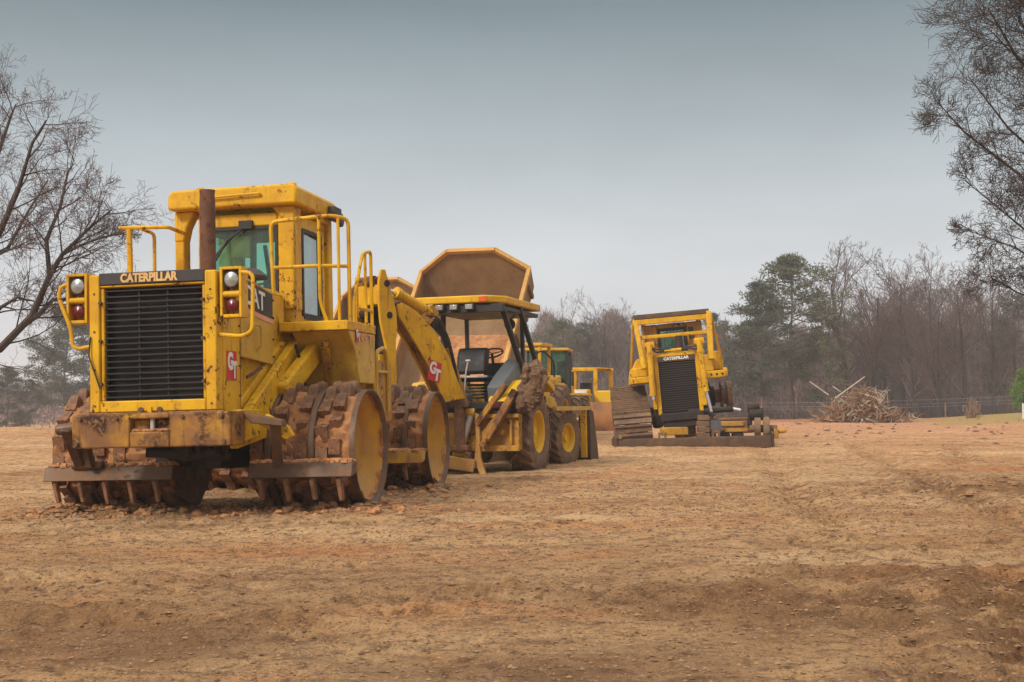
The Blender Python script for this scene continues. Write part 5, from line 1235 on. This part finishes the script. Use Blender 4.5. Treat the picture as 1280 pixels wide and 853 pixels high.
def tree_line():
    G = 'leafless trees at the edge of the woods'; GP = 'pines at the edge of the woods'
    # individually recognisable ones
    def bt(px, ty, D, seed, label, **k):
        loc, H = place(px, ty, D); return bare_tree(label, loc, H, seed, G, **k)
    def pt(px, ty, D, seed, label, **k):
        loc, H = place(px, ty, D); return pine_tree(label, loc, H, seed, GP, **k)
    A = bt(1062, 293, 112, 31, 'tallest bare tree, rising straight behind the debris heap', kn=(17, 7, 5, 4), fork=.28)
    B = bt(1172, 306, 110, 32, 'wide bare tree with many forked limbs halfway between the debris heap and the right edge', kn=(18, 7, 5, 4), fork=.2)
    C = bt(1128, 312, 116, 33, 'bare tree just right of the debris heap, partly behind the widest one', kn=(14, 7, 5, 3))
    Dd = bt(750, 363, 135, 34, 'bare tree with a feathery round top in the gap left of the leaning bulldozer', kn=(17, 7, 5, 3), fork=.3)
    E_ = bt(683, 372, 135, 35, 'bare tree showing just right of the raised dump bed', kn=(14, 7, 5, 3), fork=.3)
    pt(990, 319, 108, 41, 'tallest round-topped pine, right of the leaning bulldozer', crown0=.34, width=.29, dense=1.25, nm_=1.5)
    pt(950, 352, 104, 42, 'dark bushy pine just left of the tallest pine', crown0=.30, width=.24, dense=1.4, mat='needle_dark', nm_=1.7)
    pt(1030, 372, 106, 43, 'shorter pine squeezed between the tallest pine and the tallest bare tree', crown0=.25, width=.22)
    pt(893, 390, 122, 44, 'hazy pine directly behind the right shoulder of the leaning bulldozer', crown0=.3, width=.26, mat='needle_dark')
    pt(925, 400, 124, 45, 'hazy pine between the leaning bulldozer and the dark bushy pine', crown0=.25, width=.24)
    pt(700, 398, 128, 46, 'hazy green pine low behind the wheel loader', crown0=.2, width=.36, dense=1.3)
    pt(735, 402, 132, 47, 'greyish pine crown between the two feathery bare trees', crown0=.2, width=.33, mat='needle_dark')
    pt(1098, 395, 118, 48, 'pine half hidden behind the bare trees above the debris heap', crown0=.3, width=.28, mat='needle_dark')
    pt(1262, 362, 112, 49, 'dark pine at the far right behind the overhanging twigs', crown0=.25, width=.30, mat='needle_dark')
    # left, deep in the mist
    pt(86, 384, 140, 50, 'broad misty pine seen just left of the compactor grille', crown0=.22, width=.42, dense=1.9, mat='needle_dark', nm_=2.6)
    pt(8, 458, 120, 51, 'low rounded misty pine at the left edge', crown0=.08, width=.50, dense=1.8, mat='needle_dark', nm_=2.6)
    # the rest: copies of the bare ones with their own size and turn
    rnd = random.Random(77); src = [A, B, C, Dd, E_]; hs = {}
    for s, (px, ty, D) in zip(src, ((1062, 293, 112), (1172, 306, 110), (1128, 312, 116), (750, 363, 135), (683, 372, 135))): hs[s.name] = place(px, ty, D)[1]
    def rest(n, x0, x1, tyf, D0, D1, label, group, base=0):
        for i in range(n):
            px = x0 + (x1 - x0) * (i + rnd.random()) / n; D = rnd.uniform(D0, D1); s = rnd.choice(src)
            loc, H = place(px, tyf(px) + rnd.uniform(-12, 22), D)
            c = copy_tree(s); c.location = loc; c.rotation_euler = (0, 0, rnd.random() * 6.28); k = H / hs[s.name]; w = k * rnd.uniform(.8, 1.15)
            c.scale = (w, w, k); c['label'] = label; c['group'] = group
    rest(11, 1040, 1290, lambda x: 350, 118, 150, 'slender bare tree in the crowded stand right of the pines', 'crowded bare trees on the right')
    rest(5, 1085, 1250, lambda x: 322, 108, 116, 'bare tree at the front of the crowd on the right', 'front bare trees on the right')
    rest(10, 905, 1050, lambda x: 400, 120, 155, 'grey bare tree standing among the pines', 'bare trees among the pines')
    rest(14, 655, 815, lambda x: 405 - 14 * math.exp(-((x - 760) / 30) ** 2), 135, 165, 'hazy bare tree in the low stand left of the leaning bulldozer', 'hazy bare trees behind the small machines')
    rest(4, 560, 660, lambda x: 420, 135, 165, 'hazy bare tree behind the raised dump bed', 'hazy bare trees behind the dump trucks')
    rest(7, -10, 110, lambda x: 478, 170, 220, 'thin bare tree fading into the mist at the far left', 'thin bare trees in the mist')
tree_line()

def woods():
    """the thicket behind: uncountable thin stems and twigs"""
    rng = np.random.default_rng(5)
    def region(n, pxa, pxb, Da, Db, top, smin=.5, smax=2.0, w=.03, vert=.55):
        D = rng.uniform(Da, Db, n); px = rng.uniform(pxa, pxb, n); x = (px - 640) / FPX * D
        zt = CAMH + (505 - top(px) - 10 * (vnoise(px * .05, px * 0, 3) - .5) * 4) / FPX * D
        zb = ground(x, D)
        z = zb + (zt - zb) * rng.uniform(0, 1, n) ** .9
        L = rng.uniform(smin, smax, n)
        d = rng.normal(0, 1, (n, 3)) * np.array([.55, .55, .5]); d[:, 2] += vert + .4; d /= np.linalg.norm(d, axis=1)[:, None]
        s = np.cross(d, rng.normal(0, 1, (n, 3))); s /= np.linalg.norm(s, axis=1)[:, None]; s *= w * rng.uniform(.6, 1.6, n)[:, None]
        P = np.stack([x, D, z], 1)
        return np.stack([P - s, P + s, P + d * L[:, None]], 1).reshape(-1, 3)
    V = [region(55000, 1020, 1330, 125, 175, lambda p: 415 + 0 * p),
         region(36000, 880, 1040, 130, 170, lambda p: 425 + 0 * p),
         region(46000, 655, 885, 140, 180, lambda p: 418 + 10 * np.sin(p / 14)),
         region(9000, 400, 655, 140, 170, lambda p: 440 + 0 * p),
         region(26000, -60, 420, 150, 240, lambda p: 492 + 0 * p, .6, 2.2, .04),
         region(17000, 640, 1300, 118, 135, lambda p: 480 + 0 * p, .5, 2.2, .025)]
    # stems
    n = 900; D = rng.uniform(118, 175, n); px = rng.uniform(650, 1310, n); x = (px - 640) / FPX * D; zb = ground(x, D)
    top = np.where(px > 1030, 360, np.where(px > 890, 415, 420)); zt = CAMH + (505 - top + rng.uniform(-30, 5, n)) / FPX * D
    r = rng.uniform(.04, .11, n); lean = rng.normal(0, .5, n)
    a = np.stack([x - r, D, zb], 1); b = np.stack([x + r, D, zb], 1); c = np.stack([x + lean, D + lean, zt], 1); e = np.stack([x, D - r * 1.5, zb], 1)
    V += [np.stack([a, b, c], 1).reshape(-1, 3), np.stack([a, e, c], 1).reshape(-1, 3), np.stack([e, b, c], 1).reshape(-1, 3)]
    V = np.concatenate(V).astype(np.float32); nt = len(V) // 3
    me = bpy.data.meshes.new('woods'); me.vertices.add(len(V)); me.vertices.foreach_set('co', V.ravel())
    me.loops.add(len(V)); me.loops.foreach_set('vertex_index', np.arange(len(V), dtype=np.int32))
    me.polygons.add(nt); me.polygons.foreach_set('loop_start', np.arange(0, len(V), 3, dtype=np.int32)); me.polygons.foreach_set('loop_total', np.full(nt, 3, dtype=np.int32))
    me.update(calc_edges=True); me.materials.append(leafmat('thicket_twigs', (.155, .095, .082), (.10, .066, .056)))
    o = bpy.data.objects.new('woods', me); col.objects.link(o); tag(o, 'brown-purple thicket of bare stems deep in the woods beyond the yard', 'woods', kind='stuff')
woods()

# ================================================================== debris heap, bush, fence
def debris():
    rnd = random.Random(9); D = 71
    c = at(1078, 527, D); cx, cz = c.x, gz(c.x, D) + .1
    br = MB()
    def hgt(u): return max(0.12, (1 - abs(u + .08) ** 1.5) * (.72 + .5 * math.sin(u * 7 + 1) * .5 + .25 * math.sin(u * 17)))
    pale = []
    for k in range(1500):
        u = max(-1.1, min(1.25, rnd.gauss(0, .48))); h = hgt(max(-1, min(1, u))) * 1.5 * rnd.random() ** .8; y = D + rnd.uniform(-1, 1) * (1.3 - .4 * h)
        p = Vector((cx + u * 2.2, y, cz + h)); d = Vector((rnd.gauss(0, 1), rnd.gauss(0, .6), rnd.gauss(.1, .7))).normalized(); L = rnd.uniform(.25, 1.0) * (1.6 if rnd.random() < .06 else 1)
        f0 = len(br.f); q = rnd.choice((1, 1, 1, 1.7, 3.2)); br.tube([p, p + d * L * .5 + Vector((rnd.gauss(0, .08), 0, rnd.gauss(.03, .08))), p + d * L], [.024 * q, .017 * q, .007], 3)
        if rnd.random() < .22: pale.append((f0, len(br.f)))
    o = br.build('brush', M['wood_brown'], smooth=False); tag(o, 'tangle of brown branches and splintered wood forming the debris heap', 'brush', kind='stuff')
    o.data.materials.append(M['wood_pale'])
    for a_, b_ in pale:
        for k in range(a_, b_): o.data.polygons[k].material_index = 1
    mh = MB().blob((cx, D, cz - .2), 1.3, 3, 5, .16, (1.3, .8, .5)); mo = mh.build('mound', M['mud_brown']); tag(mo, 'low brown earth mound under the debris heap', 'mound', kind='stuff')
    def stick(x0, y0, x1, y1, w, m, label, dy=0):
        a = at(x0, y0, D - 1.3 + dy); b = at(x1, y1, D - .7 + dy)
        so = MB().beam(a, b, w, w * .6, w1=w * .8, h1=w * .5).build('plank', M[m]); tag(so, label, 'plank', 'planks in the debris heap')
    stick(1044, 498, 1081, 471, .085, 'wood_pale', 'long pale pole sticking up to the right from the debris heap')
    stick(1036, 494, 1012, 477, .075, 'wood_pale', 'pale pole sticking up to the left from the debris heap', .5)
    stick(1051, 490, 1041, 483, .06, 'wood_pale', 'short pale stub between the two long poles of the debris heap', .6)
    stick(1052, 496, 1071, 497, .08, 'wood_pale', 'pale plank lying level near the top of the debris heap')
    stick(1059, 519, 1069, 513, .09, 'wood_pale', 'short pale plank low at the centre of the debris heap')
    stick(1095, 509, 1106, 522, .11, 'wood_pale', 'pale board slanting down at the right of the debris heap')
    stick(1084, 524, 1097, 529, .12, 'wood_pale', 'pale board at the foot of the debris heap', -.3)
    stick(1087, 507, 1090, 515, .10, 'wood_pale', 'stubby pale board standing steeply in the debris heap')
    stick(1077, 507, 1085, 511, .09, 'wood_pale', 'small pale plank in the middle of the debris heap')
    stick(1097, 521, 1131, 522, .07, 'wood_brown', 'brown plank lying out level to the right of the heap')
    stick(1128, 528, 1131, 521, .08, 'wood_brown', 'short brown post holding the end of the level plank')
    stick(1060, 494, 1082, 489, .09, 'wood_brown', 'reddish-brown plank near the top of the debris heap')
    stick(1070, 497, 1079, 505, .10, 'wood_brown', 'brown plank slanting down under the reddish-brown one')
    b = MB()
    for k in range(9): p = at(1100, 505 - k * .3, D - 1); b.tube([p, p + Vector((rnd.uniform(-.5, .5), 0, rnd.uniform(.2, .6))), p + Vector((rnd.uniform(-.8, .9), 0, rnd.uniform(.4, .9)))], [.03, .02, .008], 4)
    o = b.build('dead_branch', M['wood_pale'], smooth=False); tag(o, 'pale forked dead branch poking up from the right side of the debris heap', 'branch')
debris()
def small_plants():
    rnd = random.Random(4)
    p = at(1276, 524, 66); z = gz(p.x, 66)
    o = thing('cedar_bush', 'bright green young evergreen at the right edge of the yard', 'bush', (p.x + .15, 66, z))
    n = MB(); t = MB().tube([(0, 0, -.1), (0, 0, 2.3)], [.05, .01], 6)
    for _ in range(150):
        h = rnd.uniform(.55, 2.45); rr = .62 * (1 - abs(h - 1.1) / 1.5) ** .7 if h > .55 else .3; a = rnd.random() * 6.28
        needle_clump(n, rnd, Vector((math.cos(a) * rr * rnd.random() ** .4, math.sin(a) * rr * rnd.random() ** .4, h)), .17, 26, .12, .9)
    t.build('stem', M['bark'], o); n.build('foliage', M['cedar'], o, smooth=False)
    p = at(1279, 521, 64.5); z = gz(p.x, 64.5)
    po = MB().box(-.035, .035, -.035, .035, -.1, .75).prism([(-.035, .75), (.035, .75), (0, .80)], 'y', -.035, .035).build('fence_post', M['white'], bevel=.004); po.location = (p.x, 64.5, z); tag(po, 'short white post below the green bush at the right edge', 'post')
    p = at(1215, 528, 72); z = gz(p.x, 72)
    b = MB()
    for _ in range(170):
        a = rnd.random() * 6.28; h = rnd.uniform(.1, 1.15); q = Vector((.38 * rnd.gauss(0, .5), .2 * rnd.gauss(0, .5), h * rnd.random()))
        d = Vector((rnd.gauss(0, .4), rnd.gauss(0, .4), 1)).normalized(); s = Vector((.018, 0, 0)); L = rnd.uniform(.15, .5)
        b.add([q - s, q + s, q + d * L], [(0, 1, 2)]); 
        if rnd.random() < .6: e = q + d * L * .6; b.add([e, e + Vector((.07, 0, .03)), e + Vector((.02, .02, .10))], [(0, 1, 2)])
    o = b.build('dry_shrub', M['drybrush'], smooth=False); o.location = (p.x, 72, z); tag(o, 'small russet dry shrub standing at the edge of the yard right of the debris heap', 'shrub')
    # wire fence along the wood edge
    o = thing('wire_fence', 'thin wire fence strung low along the edge of the woods', 'fence', (0, 0, 0))
    D = 82
    for k, (ya, yb) in enumerate(((500, 494), (505, 499), (508, 503))):
        a = at(930, ya + 4, D); bb = at(1300, yb, D - 6); m = (a + bb) / 2 - Vector((0, 0, .12))
        MB().tube([a, a.lerp(bb, .25) - Vector((0, 0, .09)), m, a.lerp(bb, .75) - Vector((0, 0, .09)), bb], .008, 4).build('wire', M['wire'], o)
    for px in (952, 1040, 1182, 1292):
        q = at(px, 497 if px < 1100 else 520, D - 3); zt = q.z
        MB().cyl((q.x, D - 3, gz(q.x, D - 3) - .3), (q.x, D - 3, max(zt, 1.2)), .045, n=7).build('post', M['wood_brown'], o)
small_plants()

# ================================================================== sky, sun, haze
SUN_EL, SUN_AZ = 36, 222       # azimuth of the sun, degrees clockwise from +Y (behind the camera, a little left)
w = bpy.data.worlds.new('World'); scene.world = w; w.use_nodes = True; nt = w.node_tree
bg = nt.nodes['Background']; sky = nt.nodes.new('ShaderNodeTexSky'); sky.sky_type = 'NISHITA'; sky.sun_disc = False
sky.sun_elevation = R(SUN_EL); sky.sun_rotation = R(SUN_AZ); sky.air_density = 1.0; sky.dust_density = 4.0; sky.ozone_density = 1.0
hs = nt.nodes.new('ShaderNodeHueSaturation'); hs.inputs['Saturation'].default_value = .38; hs.inputs['Value'].default_value = 1.0
nt.links.new(sky.outputs[0], hs.inputs['Color'])
# overcast layer: its thickness differs with elevation
tc = nt.nodes.new('ShaderNodeTexCoord'); sx = nt.nodes.new('ShaderNodeSeparateXYZ'); nt.links.new(tc.outputs['Generated'], sx.inputs[0])
cr = nt.nodes.new('ShaderNodeValToRGB'); nt.links.new(sx.outputs[2], cr.inputs[0])
e = cr.color_ramp.elements; e[0].position = 0; e[0].color = (3.25, 3.3, 3.4, 1); e[1].position = 1; e[1].color = (7.6, 7.3, 6.9, 1)
for p_, c_ in ((.10, (2.95, 3.08, 3.2)), (.20, (1.75, 2.02, 2.15)), (.30, (.66, .96, 1.05)), (.40, (1.0, 1.2, 1.3)), (.58, (5.4, 5.25, 5.1))):
    q = e.new(p_); q.color = (*c_, 1)
mx = nt.nodes.new('ShaderNodeMix'); mx.data_type = 'RGBA'; mx.inputs['Factor'].default_value = .88
cn = nt.nodes.new('ShaderNodeTexNoise'); cmp_ = nt.nodes.new('ShaderNodeMapping'); cmp_.inputs['Scale'].default_value = (2.2, 2.2, 7); nt.links.new(tc.outputs['Generated'], cmp_.inputs[0]); nt.links.new(cmp_.outputs[0], cn.inputs['Vector']); cn.inputs['Scale'].default_value = 1.6; cn.inputs['Detail'].default_value = 5
cm = nt.nodes.new('ShaderNodeMapRange'); cm.inputs['From Min'].default_value = .3; cm.inputs['From Max'].default_value = .7; cm.inputs['To Min'].default_value = .90; cm.inputs['To Max'].default_value = 1.10; nt.links.new(cn.outputs['Fac'], cm.inputs['Value'])
vm = nt.nodes.new('ShaderNodeVectorMath'); vm.operation = 'SCALE'; nt.links.new(cr.outputs[0], vm.inputs[0]); nt.links.new(cm.outputs[0], vm.inputs['Scale'])
nt.links.new(hs.outputs[0], mx.inputs[6]); nt.links.new(vm.outputs[0], mx.inputs[7]); nt.links.new(mx.outputs[2], bg.inputs['Color'])
bg.inputs['Strength'].default_value = .13
sl = bpy.data.lights.new('sun', 'SUN'); sl.energy = 1.5; sl.angle = R(10); sl.color = (1, .93, .83)
so = bpy.data.objects.new('sun', sl); col.objects.link(so)
az, el = R(SUN_AZ), R(SUN_EL); dv = Vector((math.sin(az) * math.cos(el), math.cos(az) * math.cos(el), math.sin(el)))
so.rotation_euler = dv.to_track_quat('Z', 'Y').to_euler()

hz = MB().box(-940, 940, -140, 1700, -4.5, 21).build('haze', newmat('haze_air')[0], smooth=False)
hm = hz.data.materials[0]; hn = hm.node_tree; hn.nodes.remove(hn.nodes['Principled BSDF'])
pv = hn.nodes.new('ShaderNodeVolumePrincipled'); pv.inputs['Density'].default_value = .0010; pv.inputs['Color'].default_value = (.86, .86, .88, 1); pv.inputs['Anisotropy'].default_value = .1
hn.links.new(pv.outputs[0], hn.nodes['Material Output'].inputs['Volume'])
tag(hz, 'thin grey mist filling the air over the yard and woods', 'haze', kind='stuff')

scene.view_settings.view_transform = 'Standard'; scene.view_settings.look = 'None'; scene.view_settings.gamma = 1; scene.view_settings.exposure = 0.82
scene.cycles.use_denoising = True; scene.cycles.denoiser = 'OPENIMAGEDENOISE'; scene.cycles.denoising_input_passes = 'RGB_ALBEDO_NORMAL'; scene.cycles.denoising_prefilter = 'ACCURATE'
scene.cycles.volume_bounces = 1; scene.cycles.max_bounces = 6; scene.cycles.diffuse_bounces = 2; scene.cycles.transparent_max_bounces = 12
